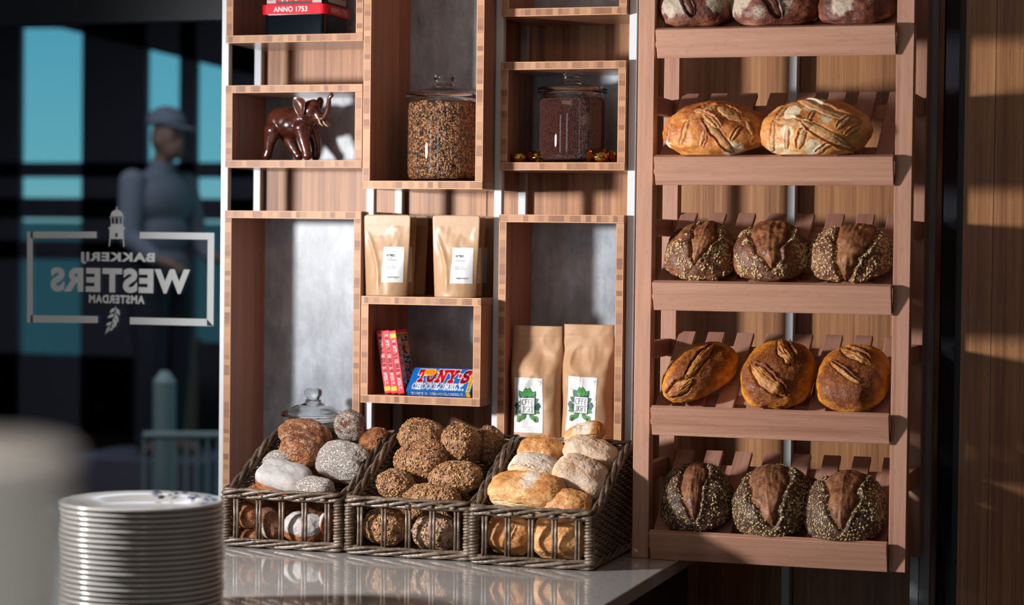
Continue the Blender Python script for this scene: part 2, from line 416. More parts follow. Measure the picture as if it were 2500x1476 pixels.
C_WHITE = crust('white roll crust', (.44, .15, .035), (.66, .34, .12), (.76, .50, .25), flour=(.78, .70, .58), fthr=.66, fsharp=.3, openc=((.62, .42, .2), (.76, .58, .34)), scale=15, bump=.3, coat=.08)
C_WHITEF = crust('floured white roll crust', (.46, .20, .08), (.64, .38, .19), (.72, .50, .30), flour=(.62, .52, .42), fthr=.42, fsharp=.3, openc=((.62, .42, .2), (.76, .58, .34)), scale=15, bump=.3, coat=.0)
OATM = plain('oat flakes', (.60, .43, .21), .5)
SESM = plain('toasted sesame', (.50, .29, .12), .35, coat=.2)
PUMPM = plain('pumpkin and flax seeds', (.13, .07, .04), .35, coat=.2)
# ================================================================ the setting
def struct(name, mats, parent=None, **kw): pass
def sbox(name, a, b, mats, **kw):
    o = board(name, a, b, None, mats, **kw); o['kind'] = 'structure'; return o
WT = .9085                                     # worktop height
YB = .245                                      # face of the bamboo panel behind the shelving
sbox('floor', (-9, -6.5, -.1), (3.2, 7.3, 0), FLOORM, grain='y', bevel=0)
sbox('ceiling', (-9, -6.5, 3.1), (3.2, 7.3, 3.2), CEIL, bevel=0)
sbox('wall_left', (-9.1, -6.5, 0), (-9, 7.3, 3.1), PLASTER, bevel=0)
sbox('wall_right', (3.2, -6.5, 0), (3.3, 7.3, 3.1), PLASTER, bevel=0)
# wall behind the shelving: bamboo panels up to the glass on the left
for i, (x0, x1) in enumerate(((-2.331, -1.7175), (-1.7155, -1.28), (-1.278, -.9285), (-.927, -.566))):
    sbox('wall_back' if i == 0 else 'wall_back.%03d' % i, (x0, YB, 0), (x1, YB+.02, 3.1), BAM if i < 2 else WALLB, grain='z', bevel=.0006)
sbox('trim_1', (-.5795, .02, 0), (-.5565, .06, 3.1), GREYM)                    # grey profile beside the last upright
sbox('trim_2', (-.553, .16, 0), (-.512, .2, 3.1), DARK)
sbox('gap_plug', (-.62, .267, 0), (-.44, .30, 3.1), DARK)  # dark strip added to stop sky light showing through the gap
sbox('trim_4', (-.512, .06, 0), (-.497, .2, 3.1), DARK)
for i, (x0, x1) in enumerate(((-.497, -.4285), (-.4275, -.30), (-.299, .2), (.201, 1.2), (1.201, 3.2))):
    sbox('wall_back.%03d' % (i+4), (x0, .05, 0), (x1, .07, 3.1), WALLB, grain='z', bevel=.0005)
# dark header over the glass, and the glass itself
hz = at(300, 52, .25)[2]
sbox('trim_5', (-9, .262, hz), (-2.36, .32, 3.1), DARK)
sbox('trim_6', (-9, .262, 0), (-2.36, .32, .12), DARK)
pane = sbox('window_1', (-8.9, .27, .12), (-2.335, .278, hz), PANE, bevel=0)
sbox('wall_back.009', (-2.36, .262, 0), (-2.331, .30, 3.1), BAMD, grain='z')

# front wall, unseen: openings narrowed to two slots to hold back sky light
def front_wall():
    mb = MB(); y0, y1 = -6.5, -6.38
    mb.box((-9, y0, 2.75), (3.2, y1, 3.1)); mb.box((-9, y0, 0), (3.2, y1, .25))
    for a, b in FRONT_POSTS: mb.box((a, y0, .25), (b, y1, 2.75))
    for a, b, z0, z1 in FRONT_BARS: mb.box((a, y0+.03, z0), (b, y1-.03, z1))
    o = mb.build('wall_front', DARK); o['kind'] = 'structure'
FRONT_POSTS = [(-9, -4.75), (-4.05, -2.0), (-1.4, 3.2)]
FRONT_BARS = []

# the room beyond the glass: dark columns, window openings with teal sky
YF = 7.0
def fbx(name, u0, u1, v0, v1, mat, y=YF, d=.25):
    a = at(u0, v1, y); b = at(u1, v0, y)
    o = board(name, (a[0], y, a[2]), (b[0], y+d, b[2]), None, mat, bevel=0); o['kind'] = 'structure'; return o
# far side of the glass
fbx('trim_7', -420, 50, 40, 1500, PILLAR, d=.05)
fbx('trim_8', 192, 358, 40, 1500, PILLAR, d=.05)
fbx('trim_9', 428, 480, 40, 1500, PILLAR, d=.05)
fbx('trim_10', 545, 760, 40, 1500, PILLAR, d=.05)
fbx('trim_11', -420, 760, 396, 431, PILLAR, d=.05)
fbx('trim_12', -420, 760, 486, 528, PILLAR, d=.05)
fbx('trim_13', -420, 330, 870, 1500, PILLAR, d=.05)
fbx('trim_16', -420, 330, 590, 625, PILLAR, d=.05)
sbox('haze_wall', (-14, 11, 0), (-2, 11.2, at(100, 540, 11)[2]), plain('grey-green haze backdrop', (.13, .20, .21), .8), bevel=0)  # wall added outside, its grey-green colour stands in for haze
fbx('trim_14', 330, 760, 842, 1500, PILLAR, d=.05)
_q = [at(u, v, YF) for u, v in ((-420, 62), (112, 60), (560, 170), (760, 215), (760, -120), (-420, -120))]
_V = [(*p,) for p in _q]+[(p[0], p[1]+.25, p[2]) for p in _q]
tag(mk('trim_15', _V, [(0,1,2,3,4,5), (11,10,9,8,7,6)]+[(i, (i+1) % 6, (i+1) % 6+6, i+6)[::-1] for i in range(6)], PILLAR), kind='structure')
TERR = plain('orange brown crate wood', (.34, .13, .06), .6)
PALEG = plain('pale green painted steel', (.42, .52, .48), .5)
t = thing('planter_box', 'orange-brown box standing beyond the glass near the white upright', 'box', tuple(at(390, 1000, 6.2)*np.array([1, 1, 0])))
p0 = at(352, 960, 6.2); p1 = at(424, 842, 6.2)
mb = MB(); w = p1[0]-p0[0]
mb.box((-w/2, -.02, 0), (w/2, .3, p1[2])); mb.box((-w/2-.02, -.04, p1[2]), (w/2+.02, .32, p1[2]+.03)); mb.build('body', TERR, t)
t = thing('barrier_post', 'pale green-white blurred post beyond the glass in front of the orange box', 'post', tuple(at(401, 1000, 4.45)*np.array([1, 1, 0])))
h = at(401, 905, 4.45)[2]
mb = MB(); mb.tube([(0, 0, .02), (0, 0, h-.05), (0, 0, h)], [.055, .055, .02], 16); mb.build('shaft', PALEG, t)
mb = MB(); mb.tube([(0, 0, 0), (0, 0, .03)], .12, 24); mb.build('base', PALEG, t)
t = thing('railing', 'thin pale railing low beyond the glass, right of the blurred pale post', 'railing', tuple(at(450, 1100, 4.2)*np.array([1, 1, 0])))
a0 = at(352, 1062, 4.2)-np.array(t.location); a1 = at(560, 1062, 4.2)-np.array(t.location)
mb = MB(); mb.tube([(a0[0], 0, a0[2]), (a1[0], 0, a1[2])], .018, 8)
mb.tube([(a0[0], 0, a0[2]-.45), (a1[0], 0, a1[2]-.45)], .014, 8); mb.build('rail', PALEG, t)
for k in range(9):
    x = a0[0]+(a1[0]-a0[0])*k/8; mb = MB(); mb.tube([(x, 0, 0), (x, 0, a0[2])], .01, 6); mb.build('baluster', PALEG, t)

# ---------------------------------------------------------------- steel uprights, one frame
fr = thing('steel_shelving', 'white square steel uprights carrying the bamboo boxes', 'shelving frame', (-1.6, .12, 0))
def upright(x0, y0, w=.0196, d=.0215): board('upright', (x0, y0, WT+.0005 if x0 < -1.1 else 0), (x0+w, y0+d, 3.08), fr, STEEL, bevel=.0012)
for x in (-2.3590, -1.9600, -1.6252, -1.2885): upright(x, .0205)
upright(-.6005, .0205)
for x in (-2.3590, -1.9600, -1.6252, -1.2885): upright(x, .2215)
upright(-.934, .205, d=.038)

# ---------------------------------------------------------------- bamboo boxes
T = .0195
def shelf_box(label, x0, x1, z0, z1, y0, y1=.2205, group='bamboo shelf boxes', bottom=True):
    t = thing('shelf_box', label, 'shelf', ((x0+x1)/2, y0, z0), group=group)
    board('top_board', (x0, y0, z1-T), (x1, y1, z1), t, (BAMU, EDGE), 'x', ('-y',))
    if bottom: board('bottom_board', (x0, y0, z0), (x1, y1, z0+T), t, (BAMU, EDGE), 'x', ('-y',))
    zb = z0+T if bottom else z0
    board('side_board', (x0, y0, zb), (x0+T, y1, z1-T), t, (BAMD, EDGE), 'z', ('-y',))
    board('side_board', (x1-T, y0, zb), (x1, y1, z1-T), t, (BAMD, EDGE), 'z', ('-y',))
    board('back_panel', (x0+T, y1-.012, zb), (x1-T, y1, z1-T), t, CONC, bevel=0)
    return t
G_ = 'bamboo boxes of the wall shelving'
shelf_box('top left bamboo box holding the black and red tin', -2.338, -1.9655, 2.117, 2.45, 0, group=G_)
shelf_box('low bamboo box holding the carved elephant', -2.338, -1.9655, 1.802, 2.0105, 0, group=G_)
shelf_box('tall bamboo box behind the leftmost bread basket, grey back half in sun', -2.338, -1.9655, WT, 1.694, 0, group=G_)
shelf_box('tall bamboo box holding the jar of orange-brown grains', -1.936, -1.6253, 1.7485, 2.62, -.07, group=G_)
shelf_box('bamboo box with the chocolate bars, two rows of tea pouches on its top', -1.936, -1.6253, 1.2235, 1.4855, -.07, group=G_)
shelf_box('top right bamboo box cut off by the upper edge of the photo', -1.605, -1.290, 2.169, 2.45, 0, group=G_)
shelf_box('bamboo box holding the jar of dark red seeds', -1.605, -1.290, 1.7965, 2.0595, 0, group=G_)
shelf_box('bamboo box holding the two coffee bags', -1.605, -1.290, 1.125, 1.6895, 0, group=G_)

# ---------------------------------------------------------------- counter
ct = thing('counter', 'grey polished stone counter with black cabinet, under the bread baskets', 'counter', (-2.2, -.6, 0))
mb = MB(); mb.box((-4.2+2.2, -1.45+.6, WT-.03), (-1.085+2.2, .2215-.002+.6-.0, WT))
# worktop stops at the bamboo panel; the uprights pass behind its rear edge
board('worktop', (-4.2, -1.45, WT-.03), (-1.085, .0, WT), ct, QUARTZ, bevel=.0015)
board('cabinet', (-4.18, -1.40, .1), (-1.12, -.01, WT-.031), ct, BLACKC, bevel=.001)
board('plinth', (-4.15, -1.34, 0), (-1.16, -.03, .1), ct, BLACKC, bevel=0)
# tall left box stands on a rear ledge of the same stone
board('rear_ledge', (-4.2, .0005, WT-.03), (-1.3, .2195, WT-.0005), ct, QUARTZ, bevel=0)

# ---------------------------------------------------------------- bread rack
rk = thing('bread_rack', 'beech bread rack with five sloping slatted trays', 'bread rack', (-.883, -.13, WT))
RX0, RX1 = -1.1925, -.5755
def post(x0, x1, y0, y1, z0): board('post', (x0, y0, z0), (x1, y1, 2.75), rk, BEECH, 'z', bevel=.0015)
post(RX0, RX0+.038, -.27, -.232, WT+.0005); post(RX1-.038, RX1, -.27, -.232, WT+.0005)
post(RX0, RX0+.038, -.017, .019, WT+.0005); post(RX1-.038, RX1, -.017, .019, WT+.0005)
ZT = [2.1003, 1.8160, 1.5345, 1.2527, .9717]
S_T = math.atan(.674)
def slat_z(zt, y): return zt+.0106+.674*(y+.226)
for zt in ZT:
    # front board, leaning out at the top
    Mx = Matrix.Translation((0, -.300, zt)) @ Matrix.Rotation(R(-19), 4, 'X') @ Matrix.Translation((0, .300, -zt))
    tr = board('tray', (-1.1465, -.300, zt-.066), (-.6137, -.282, zt), rk, BEECH, 'x', bevel=.001, M=Matrix.Translation((0, -.300, zt)) @ Matrix.Rotation(R(19), 4, 'X') @ Matrix.Translation((0, .300, -zt)))
    for sx in (-1.1505, -.6175-.018):
        pass
    L = .285/math.cos(S_T)
    for k in range(8):
        x0 = -1.150+.0697*k; x1 = min(x0+.040, -.6155)
        # slat built flat along y then tilted about its front end
        P0 = Vector((0, -.285, slat_z(zt, -.285)))
        Mx = Matrix.Translation(P0) @ Matrix.Rotation(S_T, 4, 'X')
        bm_ = board('slat', (x0, 0, -.012), (x1, L, 0), None, BEECH2, 'y', bevel=.0012, M=Mx)
        bm_.parent = tr
        bm_.location = -Vector(rk.location)
    for yy in (-.045, -.20):
        P0 = Vector((0, yy, slat_z(zt, yy)))
        Mx = Matrix.Translation(P0) @ Matrix.Rotation(S_T, 4, 'X')
        c_ = board('cross_rail', (-1.1535, -.016, -.0305), (-.6145, .016, -.0125), None, BEECH2, 'x', bevel=.001, M=Mx)
        c_.parent = tr; c_.location = -Vector(rk.location)
    for x0 in (RX0+.006, RX1-.006-.018):
        board('side_rail', (x0, -.2315, zt+.105), (x0+.018, -.0175, zt+.145), rk, BEECH2, 'y', bevel=.001)
# ================================================================ bread
_ico = {}
def ico(l):
    if l not in _ico:
        bm = bmesh.new(); bmesh.ops.create_icosphere(bm, subdivisions=l, radius=1)
        V = np.array([v.co[:] for v in bm.verts]); T_ = np.array([[v.index for v in f.verts] for f in bm.faces], dtype=np.int32); bm.free(); _ico[l] = (V, T_)
    return _ico[l]
OCT_V = np.array([(1,0,0),(0,1,0),(-1,0,0),(0,-1,0),(0,0,1),(0,0,-1)], float)
OCT_F = np.array([(0,1,4),(1,2,4),(2,3,4),(3,0,4),(1,0,5),(2,1,5),(3,2,5),(0,3,5)], np.int32)

def bread_mesh(dims, lvl=6, n=2.2, flat=.45, seed=0, lump=.06, grain=.006, cuts=(), flour=None, toast=None, seeds=(), sag=0., nz=None, pinch=0., M3=None):
    """dims half sizes (a, b, c). Returns V, T, idx, attr. z > 0 is the domed top."""
    P, T_ = ico(lvl); a, b, c = dims
    nn = nz or n
    r = (np.abs(P[:, 0])**n+np.abs(P[:, 1])**n+np.abs(P[:, 2])**nn)**(-1./n)
    U = P*r[:, None]                                    # normalised body
    so = np.array([seed*3.17, seed*1.31, seed*7.7])
    V = U*np.array([a, b, c])
    if pinch: V[:, 1] *= 1-pinch*U[:, 0]**2; V[:, 2] *= 1-pinch*.6*U[:, 0]**2
    V[:, 2] = np.where(V[:, 2] < 0, V[:, 2]*flat, V[:, 2])
    s = (a*b*c)**(1/3)
    Nn = P/np.array([a, b, c]); Nn /= np.linalg.norm(Nn, axis=1, keepdims=True)
    up = sstep(-.3, .3, P[:, 2])
    disp = s*lump*fbm(P*1.6+so, 3)*1.8+s*grain*fbm(P*14+so, 3)*2*(.4+.6*up)
    opn = np.zeros(len(P)); ear_m = np.zeros(len(P))
    W = V@(np.eye(3) if M3 is None else np.array(M3)).T               # as seen from the front of the shelf
    hx = np.abs(W[:, 0]).max(); mid = (W[:, 2].max()+W[:, 2].min())/2
    x, y = W[:, 0]/hx, (W[:, 2]-mid)/hx
    Wn = Nn@(np.eye(3) if M3 is None else np.array(M3)).T; fac = -Wn[:, 1]
    Q = np.stack([x, y, fac], 1); front = sstep(-.15, .1, fac)
    for ci, cu in enumerate(cuts):
        cx, cy = cu['c']; th = R(cu['ang']); L, w = cu['L'], cu['w']
        dx, dy = x-cx, (y-cy)
        t_ = (dx*math.cos(th)+dy*math.sin(th))/L; q = (-dx*math.sin(th)+dy*math.cos(th))
        q = q-cu.get('bend', 0)*(t_**2-.5)
        wob = w*.45*fbm(np.stack([t_*2.2+ci*3.1, q*0+seed*1.7, np.sign(q)*2.], 1), 3)
        if cu.get('tri'): hh = w*np.clip((1-t_)/1.6, 0, 1)**.75*np.sqrt(np.clip(1-np.clip(-t_, 0, 1)**3, 0, 1))
        else: hh = w*np.sqrt(np.clip(1-t_**2, 0, 1))
        hh = np.maximum(hh+wob*np.sqrt(np.clip(hh/w, 0, 1)), 0)
        ins = (hh-np.abs(q))/max(w, 1e-6)
        ins = np.where((np.abs(t_) < 1) & (fac > -.15), ins, -1)
        dq = ins*w; rs = .013                                             # rs: what the mesh can resolve
        m_ = sstep(0, max(cu.get('soft', .10)*w, rs*1.5), dq)*front
        valley = np.exp(-((dq-.03*w)/max(.11*w, rs))**2)*front*(hh > .02*w)
        disp += s*m_*(cu.get('bulge', .05)*np.clip(ins, 0, 1)**.6-cu.get('d', .05))
        disp -= s*cu.get('v', .05)*valley*min(1, w/.09)
        if cu.get('ear', 0):
            side = sstep(-.3, .3, q*cu.get('es', 1)/max(w, 1e-6))
            e_ = np.exp(-((dq+max(.13*w, rs*1.6))/max(.10*w, rs))**2)*side*(np.abs(t_) < .97)*np.clip(1-t_**2, 0, 1)**.3*front
            disp += s*cu['ear']*min(1, w/.07)*e_*(1+.5*fbm(np.stack([t_*5, q*0+seed, q*0+ci], 1), 2)); ear_m = np.maximum(ear_m, e_*.8)
        if cu.get('fold', 0):
            disp += s*cu['fold']*m_*(1-np.abs(perlin(np.stack([t_*2.0+seed, q*4/max(w, .2), q*0+ci], 1)))*2)*.6
        opn = np.maximum(opn, m_)
    V = V+Nn*disp[:, None]
    mz = V[:, 2].min(); V[:, 2] = np.maximum(V[:, 2], mz*.93)
    fl = np.zeros(len(P)) if flour is None else flour(U, P, so, Q)
    ts = (.5+.5*np.clip(V[:, 2]/c, -1, 1)*.6+.45*fbm(P*2.3+so+5, 3)) if toast is None else toast(U, P, so, Q)
    ts = np.clip(ts+ear_m*.3, 0, 1.6)
    at_ = np.stack([opn, np.clip(fl*(1-opn*.85), 0, 1.5), ts, np.ones(len(P))], 1)
    Vs, Ts, Is, As = [V], [T_], [np.zeros(len(T_), np.int32)], [at_]
    off = len(V)
    fn = np.cross(V[T_[:, 1]]-V[T_[:, 0]], V[T_[:, 2]]-V[T_[:, 0]]); ar = np.linalg.norm(fn, axis=1); fn /= np.maximum(ar, 1e-12)[:, None]
    fc = V[T_].mean(1); rg = np.random.default_rng(seed+11)
    for k, (cnt, sz, mi, dens) in enumerate(seeds):
        pr = ar*np.clip(dens(U[T_[:, 0]], P[T_[:, 0]], opn[T_[:, 0]], so), 0, 1); tot = pr.sum()
        if tot <= 0: continue
        ch = rg.choice(len(T_), cnt, p=pr/tot)
        nr = fn[ch]; rd = rg.normal(size=(cnt, 3)); tx = np.cross(nr, rd); tx /= np.linalg.norm(tx, axis=1, keepdims=True); ty = np.cross(nr, tx)
        nr2 = nr+tx*rg.normal(size=(cnt, 1))*.25; sc = rg.uniform(.75, 1.25, (cnt, 1, 1))
        S = OCT_V*np.array(sz)
        # 18-point seed: octahedron with softened waist
        W = fc[ch][:, None, :]+sc*(S[None, :, 0:1]*tx[:, None, :]+S[None, :, 1:2]*ty[:, None, :]+S[None, :, 2:3]*nr2[:, None, :])+nr[:, None, :]*sz[2]*.35
        Vs.append(W.reshape(-1, 3)); Ts.append((OCT_F[None]+(np.arange(cnt)*6)[:, None, None]+off).reshape(-1, 3)); off += cnt*6
        Is.append(np.full(cnt*8, mi, np.int32)); As.append(np.tile([0, 0, .5, 1.], (cnt*6, 1)))
    return np.vstack(Vs), np.vstack(Ts).astype(np.int32), np.concatenate(Is), np.vstack(As)

def bread(name, label, cat, center, rot, mats, group=None, settle=None, **kw):
    M3 = np.array(rot)
    V, T_, I, A = bread_mesh(M3=M3, **kw)
    off = np.array(center)
    V = V@M3.T
    if settle: V, off = settle(V, off)
    zmin = V[:, 2].min(); base = np.array([0, 0, zmin])
    o = mk(name, V-base, None, mats, tri=T_, idx=I, attr=A, smooth=True, loc=tuple(off+base))
    return tag(o, label, cat, group)

def rmat(tilt=0, roll=0, spin=0):
    "tilt about x (top towards the viewer > 0), roll in the picture plane, spin about the loaf's own axis"
    return np.array((Matrix.Rotation(R(roll), 3, 'Y') @ Matrix.Rotation(R(tilt), 3, 'X') @ Matrix.Rotation(R(spin), 3, 'Z')))

# ---- the loaves on the rack
SN = np.array([0, -math.sin(S_T), math.cos(S_T)])
def on_tray(u, v, zt, h):
    r = ray(u, v); p0 = np.array([0, -.226, zt+.0106])+SN*h
    t_ = ((p0-CAM)@SN)/(r@SN); return CAM+t_*r
def dens_sides(U, P, o, so): return (1-sstep(.1, .4, o))*sstep(-.55, -.2, P[:, 2])
def dens_patchy(U, P, o, so): return (1-sstep(.1, .4, o))*sstep(-.5, -.2, P[:, 2])*sstep(-.15, .25, fbm(P*2.2+so+9, 2))
OATS = [(900, (.0032, .0019, .0008), 1, dens_sides)]
def loaf(i, u, v, dims, h, label, mats, spin=0, tray=0, lean=0., **kw):
    zt = ZT[tray]
    def settle(V, off):
        # lowest point of the loaf touches the slats, its front stays behind the front board
        hh = -(V@SN).min()+.0006; c = on_tray(u, v, zt, hh); sc = depth_scale(c)
        c = on_tray(u-(V[:, 0].max()+V[:, 0].min())/2/sc, v+(V[:, 2].max()+V[:, 2].min())/2/sc, zt, hh)
        bn = np.array([0, math.cos(R(19)), math.sin(R(19))]); p0 = np.array([0, -.300, zt])+bn*.0185
        W = V+c; d = (W-p0)@bn; m = (W[:, 2] < zt+.004) & (d < 0)
        W[m] -= d[m][:, None]*bn                       # the crust presses flat against the board
        V = W-c
        return V, c
    c = (0, 0, 0)
    M3 = np.array(Matrix.Rotation(S_T+R(lean), 3, 'X') @ Matrix.Rotation(R(spin), 3, 'Z'))
    return bread('bread_loaf', label, 'bread', c, M3, mats, group='loaves on the beech rack', settle=settle, dims=dims, seed=i, lvl=7, **kw)
def fl_patch(cx, cy, r, k=1.2):
    def f(U, P, so, Q):
        d = fbm(Q*4.5+so, 3); return np.clip(k*(1-((Q[:, 0]-cx)**2+(Q[:, 1]-cy)**2)/r**2)+d*.9*(k > .9), 0, 1)*(Q[:, 2] > -.2)*(((Q[:, 0]-cx)**2+(Q[:, 1]-cy)**2) < (1.6*r)**2)
    return f
def fl_multi(*ps):
    fs = [fl_patch(*p) for p in ps]
    return lambda U, P, so, Q: np.max([f(U, P, so, Q) for f in fs], 0)
# top tray
RY = dict(n=2.6, lump=.05, tray=0)
loaf(1, 1710, -5, (.092, .105, .062), .045, 'dark rye loaf dusted with flour, leftmost on the top tray', C_RYE,
     cuts=[dict(c=(-.13, -.2), ang=-65, L=.42, w=.12, d=.12, bulge=.06, v=.12, ear=.07)], flour=fl_multi((-.45, -.22, .5, 1.4), (.6, -.15, .4, 1.1)), **RY)
loaf(2, 1901, -8, (.106, .105, .062), .045, 'dark rye loaf dusted with flour, middle of the top tray', C_RYE, spin=8,
     cuts=[dict(c=(.02, -.2), ang=-62, L=.40, w=.12, d=.12, bulge=.06, v=.12, ear=.07)], flour=fl_multi((-.75, -.15, .42, 1.4), (-.25, -.40, .24, .9), (.3, -.25, .3, .8)), **RY)
loaf(3, 2098, -12, (.090, .105, .062), .045, 'dark rye loaf with one pale flour spot, rightmost on the top tray', C_RYE, spin=-6,
     flour=fl_multi((-.26, -.28, .38, 1.8), (.4, -.2, .3, .6)), **RY)
# second tray: two big scored loaves
def score(cs, **k): return [dict(dict(c=c, ang=a, L=l, w=w, d=.004, bulge=.03, v=.022, ear=.06, es=es, fold=.02), **k) for (c, a, l, w, es) in cs]
loaf(4, 1749, 316, (.122, .084, .072), .050, 'golden oval sourdough loaf with leaf scoring, left on the second tray', C_GOLD, tray=1, n=2.1, lump=.06, flat=.62, lean=-14,
     cuts=score([((.14, -.10), -50, .46, .085, -1), ((.32, .28), -28, .26, .10, 1), ((-.47, -.07), 75, .26, .05, 1), ((-.78, -.06), 86, .2, .035, 1), ((-.12, .36), 12, .22, .06, 1), ((.02, .14), -38, .24, .07, 1), ((.70, .0), -66, .16, .035, 1), ((-.36, .22), 24, .22, .045, 1), ((-.12, -.18), 78, .18, .045, -1), ((.48, -.1), 60, .16, .04, 1)]),
     flour=fl_multi((.45, -.42, .34, .85), (-.85, -.28, .12, 1.)))
loaf(5, 1990, 314, (.125, .086, .076), .052, 'pale golden oval sourdough loaf with leaf scoring, right on the second tray', C_PALE, tray=1, n=2.1, lump=.05, flat=.62, lean=-14,
     cuts=score([((.30, -.14), -30, .52, .10, -1), ((-.27, .06), -8, .34, .08, 1), ((.25, .29), -20, .66, .07, 1), ((-.13, -.20), 75, .20, .075, 1), ((-.66, -.16), 86, .26, .045, 1), ((-.38, -.2), 84, .2, .04, 1), ((.58, .07), 48, .17, .055, 1), ((.72, -.08), 38, .15, .045, 1), ((.24, -.38), 30, .18, .045, 1), ((-.55, .22), 60, .2, .05, 1), ((.02, .18), 70, .12, .04, 1)]),
     flour=fl_multi((-.33, .24, .17, 2.), (-.40, -.08, .15, 1.9), (.07, -.36, .17, 1.6), (.03, .44, .2, 1.6), (.3, .18, .14, 1.4), (-.55, -.5, .6, .62)))
# third tray: round oat loaves
def tri(c, ang, L, w, **k): return dict(dict(c=c, ang=ang, L=L, w=w, d=.06, bulge=.14, v=.10, ear=.06, es=1, fold=.022, tri=True, soft=.10), **k)
loaf(6, 1714, 611, (.083, .088, .070), .050, 'round brown oat loaf with a short dark split, left on the third tray', [C_OAT, OATM], tray=2, n=2.3, lump=.06, lean=-4,
     cuts=[tri((.12, .22), -100, .62, .42), dict(c=(-.5, .55), ang=42, L=.5, w=.14, d=.05, bulge=.02, v=.06, ear=.05)], seeds=[(560, (.0044, .0028, .0009), 1, dens_patchy)])
loaf(7, 1884, 613, (.088, .088, .072), .051, 'round brown oat loaf with a wide smooth split, middle of the third tray', [C_OAT, OATM], tray=2, n=2.3, lump=.06, lean=-4,
     cuts=[tri((.08, .28), -82, .78, .62)], seeds=[(560, (.0044, .0028, .0009), 1, dens_patchy)])
loaf(8, 2080, 618, (.096, .086, .070), .050, 'round oat loaf with a pointed split, right on the third tray', [C_OAT, OATM], tray=2, n=2.2, lump=.06, lean=-4, spin=8,
     cuts=[tri((.06, .12), -97, .82, .50)], seeds=[(900, (.0042, .0026, .0009), 1, dens_sides)])
# fourth tray: corn loaves
tst = lambda U, P, so, Q: .15+1.0*sstep(.15, .85, Q[:, 2]+.35*Q[:, 1])+.5*fbm(P*3+so, 3)
def slash(c, ang, L, w, es=1, **k): return dict(dict(c=c, ang=ang, L=L, w=w, d=.03, bulge=.09, v=.09, ear=.10, es=es, fold=.05), **k)
loaf(9, 1711, 907, (.063, .106, .060), .046, 'slim orange-brown corn loaf lying aslant, left on the fourth tray', C_CORN, tray=3, toast=tst, n=2.3, lump=.06, spin=-30, lean=-2,
     cuts=[slash((.08, .28), 58, .55, .16), slash((-.36, -.42), 36, .45, .22)])
loaf(10, 1903, 910, (.083, .104, .070), .050, 'plump orange corn loaf with two slashes, middle of the fourth tray', C_CORN, tray=3, toast=tst, n=2.3, lump=.06, spin=-8, lean=-2,
     cuts=[slash((-.12, -.12), -38, .66, .22), slash((.22, .62), -45, .42, .16)])
loaf(11, 2084, 920, (.081, .102, .066), .048, 'orange-brown corn loaf with a pale slash, right on the fourth tray', C_CORN, tray=3, toast=tst, n=2.3, lump=.05, spin=-6, lean=-2,
     cuts=[slash((-.13, .17), -30, .56, .07), slash((.05, .62), -22, .5, .12)])
# bottom tray: dark seeded loaves
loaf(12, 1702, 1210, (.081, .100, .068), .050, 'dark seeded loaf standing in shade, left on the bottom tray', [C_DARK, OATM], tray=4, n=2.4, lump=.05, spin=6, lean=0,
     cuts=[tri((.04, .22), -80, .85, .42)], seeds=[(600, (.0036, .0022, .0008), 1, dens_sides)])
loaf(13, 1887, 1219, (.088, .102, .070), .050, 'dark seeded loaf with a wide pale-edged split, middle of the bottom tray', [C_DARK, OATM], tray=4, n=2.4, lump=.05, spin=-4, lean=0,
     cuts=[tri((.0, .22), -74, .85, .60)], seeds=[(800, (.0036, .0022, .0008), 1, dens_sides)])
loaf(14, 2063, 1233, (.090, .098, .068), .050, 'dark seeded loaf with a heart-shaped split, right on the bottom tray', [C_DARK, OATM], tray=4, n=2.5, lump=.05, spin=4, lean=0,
     cuts=[tri((.02, .28), -86, .78, .56)], seeds=[(900, (.0036, .0022, .0008), 1, dens_sides)])

# ---- rolls in the baskets: (u, v, y, w px, h px, half depth, tilt, roll, spin, ...)
def dens_all(U, P, o, so): return sstep(-.5, .0, P[:, 2])
def dens_clump(U, P, o, so): return sstep(-.4, .1, P[:, 2])*sstep(-.3, .2, fbm(P*3+so, 2))
MG = [(520, (.0030, .0019, .0011), 1, dens_clump), (150, (.0050, .0030, .0016), 2, dens_clump), (60, (.0055, .0034, .0018), 1, dens_all)]
def roll_(i, u, v, y, w, h, label, mats, b=.045, tilt=25, roll=0, spin=0, lvl=6, **kw):
    kw.setdefault('grain', .012)
    c = at(u, v, y); sc = depth_scale(c)
    kw.setdefault('n', 2.3); kw.setdefault('flat', .75); kw.setdefault('lump', .07)
    return bread('bread_roll', label, 'bread roll', c, rmat(tilt, roll, spin), mats, settle=kw.pop('settle', None), dims=(w*sc/2, b, h*sc/2), seed=i+40, lvl=lvl, **kw)
fl_all = lambda U, P, so, Q: sstep(-.45, .05, P[:, 2])
fl_top = lambda U, P, so, Q: sstep(.0, .35, P[:, 2])
fl_some = lambda U, P, so, Q: .45+.35*fbm(P*2.5+so, 2)
